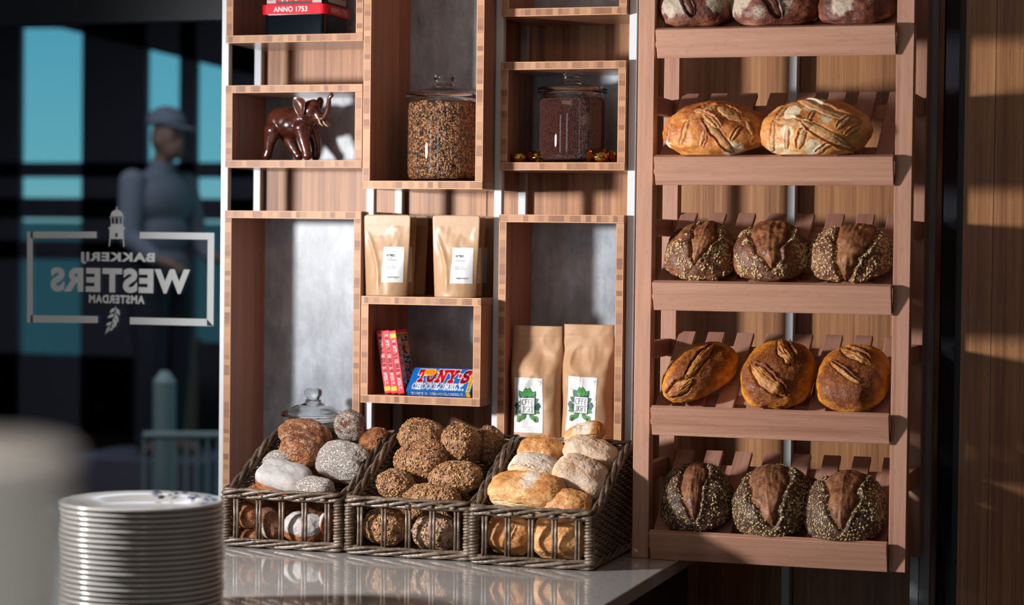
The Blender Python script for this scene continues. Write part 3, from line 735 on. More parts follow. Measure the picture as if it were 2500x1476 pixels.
# left basket: rye rolls
B1 = [
 (745, 1066, -.17, 136, 78, 'brown lightly floured roll topmost at the back of the left basket', C_BROWN, dict(b=.05, roll=14, flour=fl_some, pinch=.25)),
 (738, 1098, -.255, 112, 92, 'big brown roll in front of the topmost one in the left basket', C_BROWN, dict(b=.05, roll=8, flour=fl_some)),
 (856, 1041, -.14, 80, 92, 'floured oval roll standing on end beside the glass jar', C_FLOUR, dict(b=.035, roll=12, flour=fl_some, tilt=50, lump=.05)),
 (911, 1076, -.16, 84, 56, 'brown wedge-shaped roll leaning on the right rim of the left basket', C_BROWN, dict(b=.035, roll=-36, pinch=.3)),
 (838, 1130, -.27, 132, 98, 'large crackled white-floured roll at the right of the left basket', C_FLOUR, dict(b=.05, roll=10, flour=fl_all, tilt=35, n=2.5)),
 (680, 1128, -.29, 80, 56, 'crackled white-floured roll half hidden at the left of the left basket', C_FLOUR, dict(b=.04, roll=-15, flour=fl_all, tilt=20)),
 (693, 1169, -.385, 134, 66, 'flat square roll evenly dusted with fine flour above the front rim', C_SMOOTH, dict(b=.045, roll=12, flour=fl_top, tilt=32, n=3.6, lump=.05, grain=.002)),
 (768, 1193, -.405, 98, 56, 'small white-floured roll with brown cracks at the front rim of the left basket', C_FLOUR, dict(b=.035, roll=2, flour=fl_all, tilt=15, n=2.6)),
 (628, 1206, -.385, 66, 46, 'small brown roll low in the left corner of the left basket', C_BROWN, dict(b=.03, roll=-20)),
 (603, 1258, -.40, 60, 68, 'brown roll behind the left bars of the left basket, upper', C_BROWN, dict(b=.035, roll=20)),
 (612, 1302, -.40, 78, 40, 'brown roll behind the left bars of the left basket, lying lowest', C_BROWN, dict(b=.032, roll=0)),
 (663, 1283, -.405, 52, 98, 'roll on edge with crusted floury rim behind the bars of the left basket', C_FLOUR, dict(b=.03, roll=-22, tilt=5, flour=lambda U, P, so, Q: sstep(-.1, -.6, U[:, 0]))),
 (742, 1289, -.395, 104, 78, 'smooth grey-floured round roll behind the middle bars of the left basket', C_SMOOTH, dict(b=.04, roll=8, tilt=30, flour=fl_top, n=2.4, grain=.002)),
 (800, 1288, -.375, 42, 92, 'upright roll with white side behind the right bars of the left basket', C_SMOOTH, dict(b=.035, roll=14, tilt=10, flour=lambda U, P, so, Q: sstep(.1, -.5, U[:, 0]), n=2.8)),
 (690, 1240, -.30, 110, 70, 'brown roll deep in the middle of the left basket', C_BROWN, dict(b=.05)),
 (790, 1235, -.26, 100, 80, 'brown roll deep at the right of the left basket', C_BROWN, dict(b=.05)),
 (760, 1150, -.17, 110, 80, 'brown roll buried at the back of the left basket', C_BROWN, dict(b=.05)),
]
B2 = [
 (1030, 1070, -.18, 118, 90, 'big multigrain roll topmost in the middle basket', C_MULTI, dict(b=.05, roll=10, tilt=20)),
 (1030, 1128, -.27, 138, 96, 'big multigrain roll leaning in front of the topmost one in the middle basket', C_MULTI, dict(b=.05, roll=-12, tilt=40, n=2.5)),
 (1124, 1092, -.22, 98, 120, 'tall multigrain roll standing on edge in the middle basket', C_MULTI, dict(b=.045, roll=14, tilt=45, n=2.7)),
 (1190, 1086, -.16, 74, 86, 'multigrain roll behind the tall one at the right rim of the middle basket', C_MULTI, dict(b=.045, roll=20, tilt=30)),
 (965, 1184, -.36, 92, 68, 'small dark multigrain roll at the left of the middle basket', C_MULTI, dict(b=.04, roll=12, tilt=25)),
 (1112, 1168, -.33, 136, 74, 'multigrain roll with pumpkin seeds at the right of the middle basket', C_MULTI, dict(b=.045, roll=-3, tilt=28)),
 (1056, 1216, -.40, 140, 62, 'multigrain roll resting behind the front rim of the middle basket', C_MULTI, dict(b=.04, roll=3, tilt=20)),
 (936, 1290, -.42, 110, 88, 'dark multigrain roll behind the left bars of the middle basket', C_MULTI, dict(b=.042, roll=12, tilt=30)),
 (1056, 1303, -.43, 112, 92, 'pinkish floured seeded roll behind the right bars of the middle basket', C_PINK, dict(b=.042, roll=10, tilt=60, flour=fl_some, n=2.5)),
 (1000, 1245, -.30, 120, 80, 'multigrain roll deep in the middle of the middle basket', C_MULTI, dict(b=.05)),
 (1110, 1245, -.28, 100, 80, 'multigrain roll deep at the right of the middle basket', C_MULTI, dict(b=.05)),
 (1060, 1180, -.20, 120, 80, 'multigrain roll buried at the back of the middle basket', C_MULTI, dict(b=.05)),
]
B3 = [
 (1428, 1064, -.19, 104, 58, 'golden white roll topmost in the right basket, against the coffee bag', C_WHITE, dict(b=.04, roll=-16, tilt=25, flour=fl_patch(0, .3, .7, .9), n=2.5, cuts=[dict(c=(-.1, -.12), ang=14, L=.8, w=.10, d=.05, bulge=.03, v=.10, ear=.10)])),
 (1443, 1108, -.235, 138, 72, 'floured white roll just below the topmost one in the right basket', C_WHITEF, dict(b=.045, roll=16, tilt=24, flour=fl_some, n=2.6, cuts=[dict(c=(.1, -.28), ang=-14, L=.7, w=.14, d=.03, bulge=.05, v=.05, ear=.05)])),
 (1322, 1110, -.22, 114, 84, 'golden roll at the back left of the right basket', C_WHITE, dict(b=.045, roll=8, tilt=30, n=2.8)),
 (1303, 1146, -.315, 124, 72, 'torn-looking roll with purple-brown floured top in the right basket', C_WHITEF, dict(b=.042, roll=4, tilt=22, flour=fl_top, n=2.6, cuts=[dict(c=(-.1, -.12), ang=-6, L=.8, w=.26, d=.04, bulge=.08, v=.12, ear=.10, fold=.12)])),
 (1418, 1170, -.33, 142, 94, 'large floured white roll at the right of the right basket', C_WHITEF, dict(b=.05, roll=22, tilt=40, flour=fl_some, n=3.0, lump=.06)),
 (1287, 1203, -.415, 190, 82, 'wide golden-brown roll with pale underside at the front of the right basket', C_WHITE, dict(b=.048, roll=4, tilt=30, flour=fl_patch(.1, .35, .35, .9), n=3.4, lump=.06, cuts=[dict(c=(-.30, -.34), ang=-4, L=.62, w=.12, d=.02, bulge=.02, v=.06, ear=.04)])),
 (1388, 1238, -.425, 116, 78, 'small golden roll at the front rim of the right basket, right of the wide one', C_WHITE, dict(b=.042, roll=6, tilt=30, n=2.6)),
 (1240, 1308, -.45, 118, 100, 'white roll with a deep fold behind the left bars of the right basket', C_WHITE, dict(b=.042, roll=8, tilt=60, n=3.0, cuts=[dict(c=(.2, 0), ang=68, L=.55, w=.08, d=.12, bulge=.02, v=.14, ear=.14, es=-1), dict(c=(-.72, 0), ang=84, L=.7, w=.06, d=.12, bulge=.0, v=.12, ear=.12)])),
 (1362, 1318, -.455, 134, 100, 'golden roll with a dark blister behind the right bars of the right basket', C_WHITE, dict(b=.045, roll=3, tilt=55, n=3.2)),
 (1300, 1250, -.30, 130, 90, 'white roll deep in the middle of the right basket', C_WHITE, dict(b=.05)),
 (1410, 1260, -.27, 120, 90, 'white roll deep at the right of the right basket', C_WHITE, dict(b=.05)),
 (1360, 1190, -.21, 150, 90, 'white roll buried at the back of the right basket', C_WHITE, dict(b=.05)),
]
BK = [(-2.122, -1.834, -.452, -.09, 1.034, 1.148), (-1.808, -1.516, -.468, -.10, 1.032, 1.150), (-1.500, -1.226, -.500, -.135, 1.030, 1.150)]
def in_basket(k):
    x0, x1, yf, yb, zf, zb = BK[k]
    def settle(V, off):
        W = V+off; low = W[:, 2] < zf
        if low.any():
            if W[low, 1].min() < yf+.011: off = off+np.array([0, yf+.011-W[low, 1].min(), 0])
            W = V+off
            a, b = W[low, 0].min(), W[low, 0].max()
            if a < x0+.011 and b < x1-.011: off = off+np.array([min(x0+.011-a, x1-.011-b), 0, 0])
            elif b > x1-.011 and a > x0+.011: off = off+np.array([max(x1-.011-b, x0+.011-a), 0, 0])
            W = V+off
        s_ = np.clip((W[:, 1]-yf)/(yb-yf), 0, 1); rim = zf+(zb-zf)*sstep(0, .95, s_)**.9+.012
        m = W[:, 2] < rim; g = .011
        W[:, 0] = np.where(m, np.clip(W[:, 0], x0+g, x1-g), W[:, 0]); W[:, 1] = np.where(m, np.clip(W[:, 1], yf+g, yb-g), W[:, 1])
        W[:, 2] = np.maximum(W[:, 2], WT+.0165)
        return W-off, off
    return settle
for k, (G, grp) in enumerate(((B1, 'rye rolls in the left basket'), (B2, 'multigrain rolls in the middle basket'), (B3, 'white rolls in the right basket'))):
    for j, (u, v, y, w, h, lab, mt, kw) in enumerate(G):
        kw = dict(kw); mats = mt; kw['settle'] = in_basket(k); kw.setdefault('lvl', 6 if ('deep' in lab or 'buried' in lab) else 7)
        if k == 1: mats = [mt, SESM, PUMPM]; kw['seeds'] = MG
        o = roll_(k*20+j, u, v, y, w, h, lab, mats, **kw); o['group'] = grp
# ================================================================ wicker baskets
def braid(path, n, rad, amp, turns, k=6, closed=False, amp2=None, phase=0):
    "n strands twisted along a path"
    path = np.asarray(path, float); d = np.r_[0, np.cumsum(np.linalg.norm(np.diff(path, axis=0), axis=1))]
    if closed: path = np.vstack([path, path[:1]]); d = np.r_[0, np.cumsum(np.linalg.norm(np.diff(path, axis=0), axis=1))]
    N = max(int(d[-1]/.0035), 12); s_ = np.linspace(0, d[-1], N+1)
    P = np.stack([np.interp(s_, d, path[:, i]) for i in range(3)], 1)
    if closed: P = P[:-1]; s_ = s_[:-1]
    for _ in range(5):
        if closed: P = (np.roll(P, 1, 0)+P*2+np.roll(P, -1, 0))/4
        else: P[1:-1] = (P[:-2]+2*P[1:-1]+P[2:])/4
    T_ = (np.roll(P, -1, 0)-np.roll(P, 1, 0)) if closed else np.gradient(P, axis=0)
    T_ /= np.linalg.norm(T_, axis=1, keepdims=True)
    side = np.cross(T_, [0, 0, 1.]); side /= np.maximum(np.linalg.norm(side, axis=1, keepdims=True), 1e-6); upv = np.cross(side, T_)
    out = []
    for q in range(n):
        th = 2*math.pi*(turns*s_/d[-1]+q/n)+phase
        r2 = amp if amp2 is None else amp2
        Q = P+upv*(amp*np.sin(th))[:, None]+side*(r2*np.cos(th))[:, None]
        Q += RNG.normal(scale=.00025, size=Q.shape)
        out.append(tube(Q, rad*(1+.1*math.sin(q*2.1)), k, closed))
    return out

def basket(label, x0, x1, yf, yb, zf, zb):
    cx = (x0+x1)/2; t = thing('wicker_basket', label, 'basket', (cx, yf, WT))
    w = (x1-x0)/2; D = yb-yf; hf = zf-WT; hb = zb-WT
    t0 = .010
    def rimz(y):                                    # rim height along the side, rising to the back
        s = np.clip(y/D, 0, 1); return hf+(hb-hf)*sstep(0, .95, s)**.9
    def loopxy(m, f=lambda y: 0):
        P = []; r = .018
        xs = np.linspace(-w, w, 14)
        P += [(x, 0-.004*math.cos(x/w*1.5)) for x in xs]
        P += [(w, y) for y in np.linspace(.01, D, 16)]
        P += [(x, D) for x in np.linspace(w-.01, -w, 12)]
        P += [(-w, y) for y in np.linspace(D-.01, .01, 16)]
        return [(x, y, f(y)) for x, y in P]
    mb = MB()
    for V, Fc in braid(loopxy(0, lambda y: float(rimz(y))), 4, .0044, .0088, 5.5, closed=True, amp2=.0062): mb.add(V, Fc)
    # cut cane ends poking out of the rim
    for x in np.linspace(-w+.05, w-.03, 5):
        mb.tube([(x-.012, -.009, hf-.006), (x, -.0135, hf-.004)], .0042, 7)
    mb.build('rim', WICK, t, smooth=True)
    mb = MB()
    for V, Fc in braid(loopxy(0, lambda y: .0125), 4, .0042, .0070, 5, closed=True, amp2=.006): mb.add(V, Fc)
    mb.build('base_braid', WICK, t, smooth=True)
    for x in np.linspace(-w+.030, w-.030, 5):          # paired upright canes of the open front
        mb = MB()
        for dx in (-.0042, .0042): mb.tube([(x+dx, .001, .012), (x+dx*.9+.001, .0, hf*.5), (x+dx, .001, hf-.002)], .0034, 8)
        mb.build('front_bar', WICK, t, smooth=True)
    for sx in (-1, 1):                                # wrapped corner posts
        n_ = int((hf-.02)/.0068); th = np.linspace(0, n_*2*math.pi, n_*12); z = np.linspace(.014, hf-.008, n_*12)
        jit = 1+.12*np.sin(th*.37+sx)
        mb = MB(); mb.tube(np.stack([sx*(w-.004)+.0085*np.cos(th)*jit, .004+.0085*np.sin(th)*jit, z], 1), .0036, 6)
        mb.build('corner_wrap', WICK, t, smooth=True)
    def weave(name, pt, L, hfun, z0=.018):
        mb = MB(); ns = max(int(L/.024), 3); st = np.linspace(0, L, ns+1)
        for s_ in st: mb.tube([pt(s_, z, 0) for z in np.linspace(.01, hfun(s_)-.003, 6)], .0034, 6)
        z = z0; r_ = 0
        while z < max(hfun(0), hfun(L))-.006:
            ss = np.linspace(0, L, ns*6+1); ok = np.array([hfun(s_) > z+.007 for s_ in ss])
            if ok.sum() > 4:
                s2 = ss[ok]; off = .0047*np.cos(s2/(L/ns)*math.pi+(r_ % 2)*math.pi)
                mb.tube([pt(a, z+.0008*math.sin(a*60+r_), b) for a, b in zip(s2, off)], .0035, 6)
            z += .0074; r_ += 1
        mb.build(name, WICK, t, smooth=True)
    for sx in (-1, 1):
        weave('side_panel', lambda s_, z, o, sx=sx: (sx*(w-.002)+o, .012+s_, z), D-.016, lambda s_: float(rimz(s_+.012)))
    weave('back_panel', lambda s_, z, o: (-w+.008+s_, D-.003+o, z), 2*w-.016, lambda s_: hb)
    mb = MB(); mb.box((-w+.006, .006, .008), (w-.006, D-.006, .014)); mb.build('base', WICK, t)
    return t
basket('grey wicker basket of rye rolls, leftmost of the three', *BK[0])
basket('grey wicker basket of multigrain rolls, middle one', *BK[1])
basket('grey wicker basket of pale rolls, beside the beech rack', *BK[2])
# ================================================================ lettering helpers
_tc = {}
def text_mesh(s, bold=0.0):
    "V (n,2) spanning 0..1 in both directions as (x, z), faces"
    k = (s, bold)
    if k not in _tc:
        cu = bpy.data.curves.new('t', 'FONT'); cu.body = s; cu.size = 1; cu.offset = bold; cu.space_character = 1+bold*3.2; cu.resolution_u = 6
        ob = bpy.data.objects.new('t', cu); COL.objects.link(ob); bpy.context.view_layer.update()
        dg = bpy.context.evaluated_depsgraph_get(); me = bpy.data.meshes.new_from_object(ob.evaluated_get(dg))
        V = np.array([v.co[:2] for v in me.vertices]); Fc = [tuple(p.vertices) for p in me.polygons]
        bpy.data.objects.remove(ob); bpy.data.curves.remove(cu); bpy.data.meshes.remove(me)
        V = (V-V.min(0))/(V.max(0)-V.min(0)); _tc[k] = (V, Fc)
    return _tc[k]
def arc(cx, cy, rx, ry, a0, a1, n=10):
    return [(cx+rx*math.cos(R(a)), cy+ry*math.sin(R(a))) for a in np.linspace(a0, a1, n)]
SLAB = {
 'T': (.8, [[(0, .9), (.8, .9)], [(.4, .05), (.4, .95)], [(.2, .06), (.6, .06)], [(.05, .66), (.05, .95)], [(.75, .66), (.75, .95)]]),
 'O': (.8, [arc(.4, .5, .32, .42, 0, 360, 22)]),
 'C': (.78, [arc(.42, .5, .34, .42, 38, 322, 18), [(.70, .62), (.70, .95)]]),
 'N': (.95, [[(.18, .05), (.18, .95)], [(.77, .05), (.77, .95)], [(.18, .92), (.77, .08)], [(0, .06), (.36, .06)], [(.59, .94), (.95, .94)], [(0, .94), (.2, .94)]]),
 'Y': (.9, [[(.45, .05), (.45, .45)], [(.45, .45), (.12, .93)], [(.45, .45), (.78, .93)], [(.25, .06), (.65, .06)], [(0, .94), (.32, .94)], [(.58, .94), (.9, .94)]]),
 'S': (.7, [arc(.36, .72, .27, .21, 30, 270, 12)+arc(.34, .29, .29, .22, 90, -150, 12), [(.62, .70), (.62, .95)], [(.06, .05), (.06, .32)]]),
 'H': (.95, [[(.2, .05), (.2, .95)], [(.75, .05), (.75, .95)], [(.2, .5), (.75, .5)], [(.02, .06), (.38, .06)], [(.57, .06), (.93, .06)], [(.02, .94), (.38, .94)], [(.57, .94), (.93, .94)]]),
 'L': (.72, [[(.2, .05), (.2, .95)], [(0, .06), (.66, .06)], [(0, .94), (.4, .94)], [(.66, .05), (.66, .34)]]),
 'E': (.72, [[(.2, .05), (.2, .95)], [(0, .06), (.66, .06)], [(0, .94), (.64, .94)], [(.2, .5), (.5, .5)], [(.66, .05), (.66, .3)], [(.64, .7), (.64, .95)]]),
 "'": (.22, [[(.1, .5), (.1, .62)]]), '.': (.22, [[(.1, .02), (.1, .14)]]), ' ': (.35, []),
}
THIN = {
 'C': (.5, [[(.46, .9), (.25, .98), (.04, .8), (.04, .2), (.25, .02), (.46, .1)]]),
 'F': (.42, [[(.04, 0), (.04, .97), (.4, .97)], [(.04, .55), (.34, .55)]]),
 'E': (.42, [[(.4, .02), (.04, .02), (.04, .74), (.4, .74)], [(.04, .4), (.34, .4)], [(.02, .97), (.42, .97)]]),
 'J': (.4, [[(.34, 1), (.34, .1), (.2, .02), (.02, .02)]]),
 'K': (.46, [[(.04, 0), (.04, 1)], [(.42, 1), (.08, .5), (.42, 0)]]),
 'R': (.46, [[(.04, 0), (.04, .98), (.3, .98), (.42, .85), (.42, .65), (.3, .52), (.12, .52), (.42, 0)]]),
 'T': (.5, [[(0, .97), (.5, .97)], [(.25, 0), (.25, .97)]]),
}
def ribbon(P, t):
    V = []; Fc = []
    for (a, b) in zip(P[:-1], P[1:]):
        a = np.array(a); b = np.array(b); d = b-a; L = np.linalg.norm(d)
        if L < 1e-6: continue
        d /= L; n_ = np.array([-d[1], d[0]])*t/2; e = d*t*.42
        k = len(V); V += [a-e-n_, b+e-n_, b+e+n_, a-e+n_]; Fc.append((k, k+1, k+2, k+3))
    return V, Fc
def stroke_mesh(s, font, t, gap=.12):
    V = []; Fc = []; x = 0
    for ch in s:
        w, st = font[ch]
        for P in st:
            v, f_ = ribbon([(x+p[0], p[1]) for p in P], t); k = len(V); V += v; Fc += [tuple(i+k for i in q) for q in f_]
        x += w+gap
    V = np.array(V); V[:, 0] /= (x-gap); return V, Fc
def place2(V, x0, x1, z0, z1, flip=False):
    V = np.array(V); X = 1-V[:, 0] if flip else V[:, 0]
    return np.stack([x0+(x1-x0)*X, z0+(z1-z0)*V[:, 1]], 1)
def flat(name, V2, Fc, y, mat, parent, fy=None, M=None, th=0.0):
    "a printed shape: (x, z) polygons on the surface y (or the function fy(x, z))"
    yy = fy(V2[:, 0], V2[:, 1]) if fy is not None else np.full(len(V2), y)
    V = np.stack([V2[:, 0], yy, V2[:, 1]], 1)
    if M is not None: V = xf(V, M)
    return mk(name, V, Fc, mat, parent)
def rect2(x0, x1, z0, z1, nx=1, nz=1):
    xs = np.linspace(x0, x1, nx+1); zs = np.linspace(z0, z1, nz+1)
    V = np.array([(x, z) for z in zs for x in xs]); Fc = [(j*(nx+1)+i, j*(nx+1)+i+1, (j+1)*(nx+1)+i+1, (j+1)*(nx+1)+i) for j in range(nz) for i in range(nx)]
    return V, Fc
def leaf2(cx, cz, L, w, ang, n=8):
    t_ = np.linspace(0, 1, n+1); h = w*np.sin(math.pi*t_**.8)*.5
    P = [(a*L, b) for a, b in zip(t_, h)]+[(a*L, -b) for a, b in zip(t_[1:-1][::-1], h[1:-1][::-1])]
    P = np.array(P); c, s = math.cos(R(ang)), math.sin(R(ang))
    return np.stack([cx+P[:, 0]*c-P[:, 1]*s, cz+P[:, 0]*s+P[:, 1]*c], 1), [tuple(range(len(P)))]
class M2:
    def __init__(s): s.V = []; s.F = []; s.n = 0
    def add(s, V, Fc): s.V.append(np.array(V)); s.F += [tuple(i+s.n for i in f) for f in Fc]; s.n += len(V)
    def poly(s, P): s.add(P, [tuple(range(len(P)))])
    def out(s): return np.vstack(s.V), s.F

# ================================================================ tin
c = at(722, 83, .0); t = thing('tea_tin', 'tall square black and red tin with ANNO 1753 on its band', 'tin', (-2.153, .085, 2.117+.0205-.001))
zb = 2.1366; t.location.z = zb; H = .225; w = .0865; dp = .085
def rbox(a, b, r, k=5):
    "box with rounded vertical corners"
    x0, y0, z0 = a; x1, y1, z1 = b; P = []
    for cx, cy, a0 in ((x1-r, y1-r, 0), (x0+r, y1-r, 90), (x0+r, y0+r, 180), (x1-r, y0+r, 270)):
        P += [(cx+r*math.cos(R(q)), cy+r*math.sin(R(q))) for q in np.linspace(a0, a0+90, k)]
    n = len(P); V = [(x, y, z0) for x, y in P]+[(x, y, z1) for x, y in P]
    Fc = [(i, (i+1) % n, (i+1) % n+n, i+n) for i in range(n)]+[tuple(range(n))[::-1], tuple(range(n, 2*n))]
    return V, Fc
mb = MB(); mb.add(*rbox((-w+.004, -dp+.004, 0), (w-.004, dp-.004, H), .012)); mb.build('tin_body', TINBLACK, t)
mb = MB(); mb.add(*rbox((-w-.002, -dp-.002, .0505), (w+.002, dp+.002, .075), .014)); mb.build('red_band', TINRED, t)
for V, s_ in ((text_mesh('ANNO 1753', .012), 0),):
    flat('lettering', place2(V[0], -.053, .038, .0565, .0695), V[1], -dp-.0026, WPRINT, t)
    V2 = place2(V[0], -.055, .055, .0565, .0695)
    mk('lettering', np.stack([np.full(len(V2), w+.0026), V2[:, 0], V2[:, 1]], 1), V[1], WPRINT, t)
# printed panels above the band: red frame, grey house-front strips, red and gold figures (cut off by the photo's edge)
def panel(pts_m, mat, y): 
    V, Fc = pts_m; flat('printed_panel', V, Fc, y, mat, t)
yq = -dp+.0034
panel(rect2(-w+.012, w-.012, .0755, .20), TINRED, yq)
for sx in (-1, 1):
    m = M2(); m.add(*rect2(sx*.062-.012, sx*.062+.012, .079, .19)); V, Fc = m.out(); panel((V, Fc), TINGREY, yq-.0004)
    m = M2()
    for k in range(4): m.add(*rect2(sx*.064-.006, sx*.064+.006, .086+k*.024, .098+k*.024))
    panel(m.out(), RPRINT, yq-.0008)
panel(rect2(-.047, .047, .077, .083), DARK, yq-.0008)
m = M2()
for k, x in enumerate((-.036, -.024, -.008, .010, .026)): m.add(*rect2(x-.004, x+.004, .083, .125)); 
panel(m.out(), RPRINT, yq-.0012)
m = M2()
for x in (-.031, -.018): m.add(*rect2(x-.0016, x+.0016, .083, .12))
panel(m.out(), WPRINT, yq-.0016)
m = M2(); m.poly([(-.006, .092), (.004, .084), (.022, .090), (.034, .089), (.03, .096), (.012, .1), (-.004, .098)]); panel(m.out(), YPRINT, yq-.0016)
Vp, Fp = rect2(-.06, .06, .082, .19); mk('printed_panel', np.stack([np.full(len(Vp), w-.004+.0006), Vp[:, 0], Vp[:, 1]], 1), Fp, TINGREY, t)
m = M2(); [m.add(*rect2(x-.008, x+.008, .095, .12)) for x in (-.04, 0, .04)]; Vp, Fp = m.out()
mk('printed_panel', np.stack([np.full(len(Vp), w-.004+.0012), Vp[:, 0], Vp[:, 1]], 1), Fp, RPRINT, t)

# ================================================================ blobs -> one smooth body
def blob_body(name, balls, caps, mat, parent, voxel=.0025, smooth=6):
    mb = MB(); V0, T0 = ico(4)
    for (x, y, z, rx, ry, rz, rot) in balls: mb.add(xf(V0*np.array([rx, ry, rz]), TR((x, y, z), (0, R(rot), 0))), T0)
    for P, r in caps:
        P = np.array(P, float); r = np.array(r, float); n = 26
        tt = np.linspace(0, 1, len(P)); q = np.linspace(0, 1, n)
        # smooth through the points
        PP = np.stack([np.interp(q, tt, P[:, i]) for i in range(3)], 1); rr = np.interp(q, tt, r)
        for _ in range(3): PP[1:-1] = (PP[:-2]+2*PP[1:-1]+PP[2:])/4
        Vt, Ft = tube(PP, rr, 16); mb.add(Vt, Ft)
        for e in (0, -1): mb.add(V0*rr[e]+PP[e], T0)
    o = mb.build(name, mat, parent, smooth=True)
    md = o.modifiers.new('remesh', 'REMESH'); md.mode = 'VOXEL'; md.voxel_size = voxel; md.use_smooth_shade = True
    sm = o.modifiers.new('smooth', 'SMOOTH'); sm.iterations = smooth; sm.factor = .6
    return o

# ================================================================ elephant
K_ = .00108
e0 = at(712, 388, .065)
el = thing('elephant_figurine', 'carved dark red wooden elephant with raised trunk and pale tusks', 'figurine', (e0[0], .065, 1.8232), (0, 0, R(-6)))
def ep(u, v, y=0): return ((u-712)*K_, y, (388-v)*K_)
balls = [(*ep(700, 297), .048, .036, .0385, -4), (*ep(680, 296), .033, .034, .036, 0), (*ep(742, 292), .034, .031, .035, 0), (*ep(712, 304), .040, .037, .034, 0),
         (*ep(763, 271, -.004), .024, .022, .026, 20), (*ep(772, 256, -.004), .016, .015, .012, 0), (*ep(783, 283, -.004), .014, .012, .014, 0)]
caps = [([ep(672, 318, -.018), ep(664, 345, -.019), ep(660, 366, -.019), ep(655, 377, -.019)], [.024, .0165, .0125, .0125]),
        ([ep(690, 322, .017), ep(703, 350, .018), ep(716, 370, .018), ep(722, 377, .018)], [.022, .016, .012, .0125]),
        ([ep(746, 312, -.016), ep(752, 340, -.017), ep(760, 366, -.017), ep(762, 377, -.017)], [.022, .0155, .0125, .013]),
        ([ep(758, 316, .014), ep(768, 344, .016), ep(770, 366, .016), ep(768, 377, .016)], [.020, .015, .012, .012]),
        ([ep(782, 280, -.004), ep(788, 293, -.004), ep(800, 290, -.004), ep(809, 275, -.004), ep(812, 256, -.004), ep(812, 243, -.004), ep(819, 237, -.004)], [.0125, .0115, .0095, .0078, .0066, .0055, .0058]),
        ([ep(778, 290, -.004), ep(789, 303, -.004)], [.009, .0045])]
blob_body('body', balls, caps, ELE, el, .0022, 5)
# ears: thick curved leaves
for sy, (cu, cv) in ((-1, (752, 262)), (1, (772, 258))):
    P2 = [(-24, 20), (-14, 23), (2, 20), (14, 14), (13, 0), (10, -12), (7, -26), (3, -36), (-3, -34), (-9, -22), (-18, -6), (-23, 8)] if sy < 0 else [(-8, 18), (6, 22), (14, 14), (12, 0), (4, -12), (-4, -6)]
    n = len(P2); V = []
    for lay, dy in ((0, -.003), (1, .001)):
        for (a, b) in P2:
            bulge = .006*(1-(b/36.)**2)
            V.append((( cu-712+a)*K_, sy*(.024+bulge)+dy-.004, (388-cv+b)*K_))
    V.append(((cu-712)*K_, sy*.018-.007, (388-cv)*K_)); V.append(((cu-712)*K_, sy*.018-.001, (388-cv)*K_))
    Fc = [(i, (i+1) % n, 2*n) for i in range(n)]+[((i+1) % n+n, i+n, 2*n+1) for i in range(n)]+[(i, i+n, (i+1) % n+n, (i+1) % n) for i in range(n)]
    o = mk('ear', V, Fc, ELE, el, smooth=True)
    s2 = o.modifiers.new('sub', 'SUBSURF'); s2.levels = 2; s2.render_levels = 2
mb = MB(); mb.tube([ep(656, 300), ep(650, 318), ep(648, 340), ep(646, 352), ep(645, 364)], [.004, .0032, .0028, .0045, .002], 8); mb.build('tail', ELE, el, smooth=True)
for y_, a, b in ((-.014, (790, 290), (803, 309)), (-.006, (797, 294), (813, 310)), (.006, (797, 292), (815, 308))):
    mb = MB(); mb.tube([ep(*a, y_), ep((a[0]+b[0])/2-2, (a[1]+b[1])/2+2, y_-.002), ep(*b, y_-.004)], [.003, .0024, .0008], 8); mb.build('tusk', IVORY, el, smooth=True)
mb = MB(); V0, T0 = ico(3); mb.add(V0*.0028+np.array(ep(781, 265, -.022)), T0); mb.build('eye', DARK, el, smooth=True)

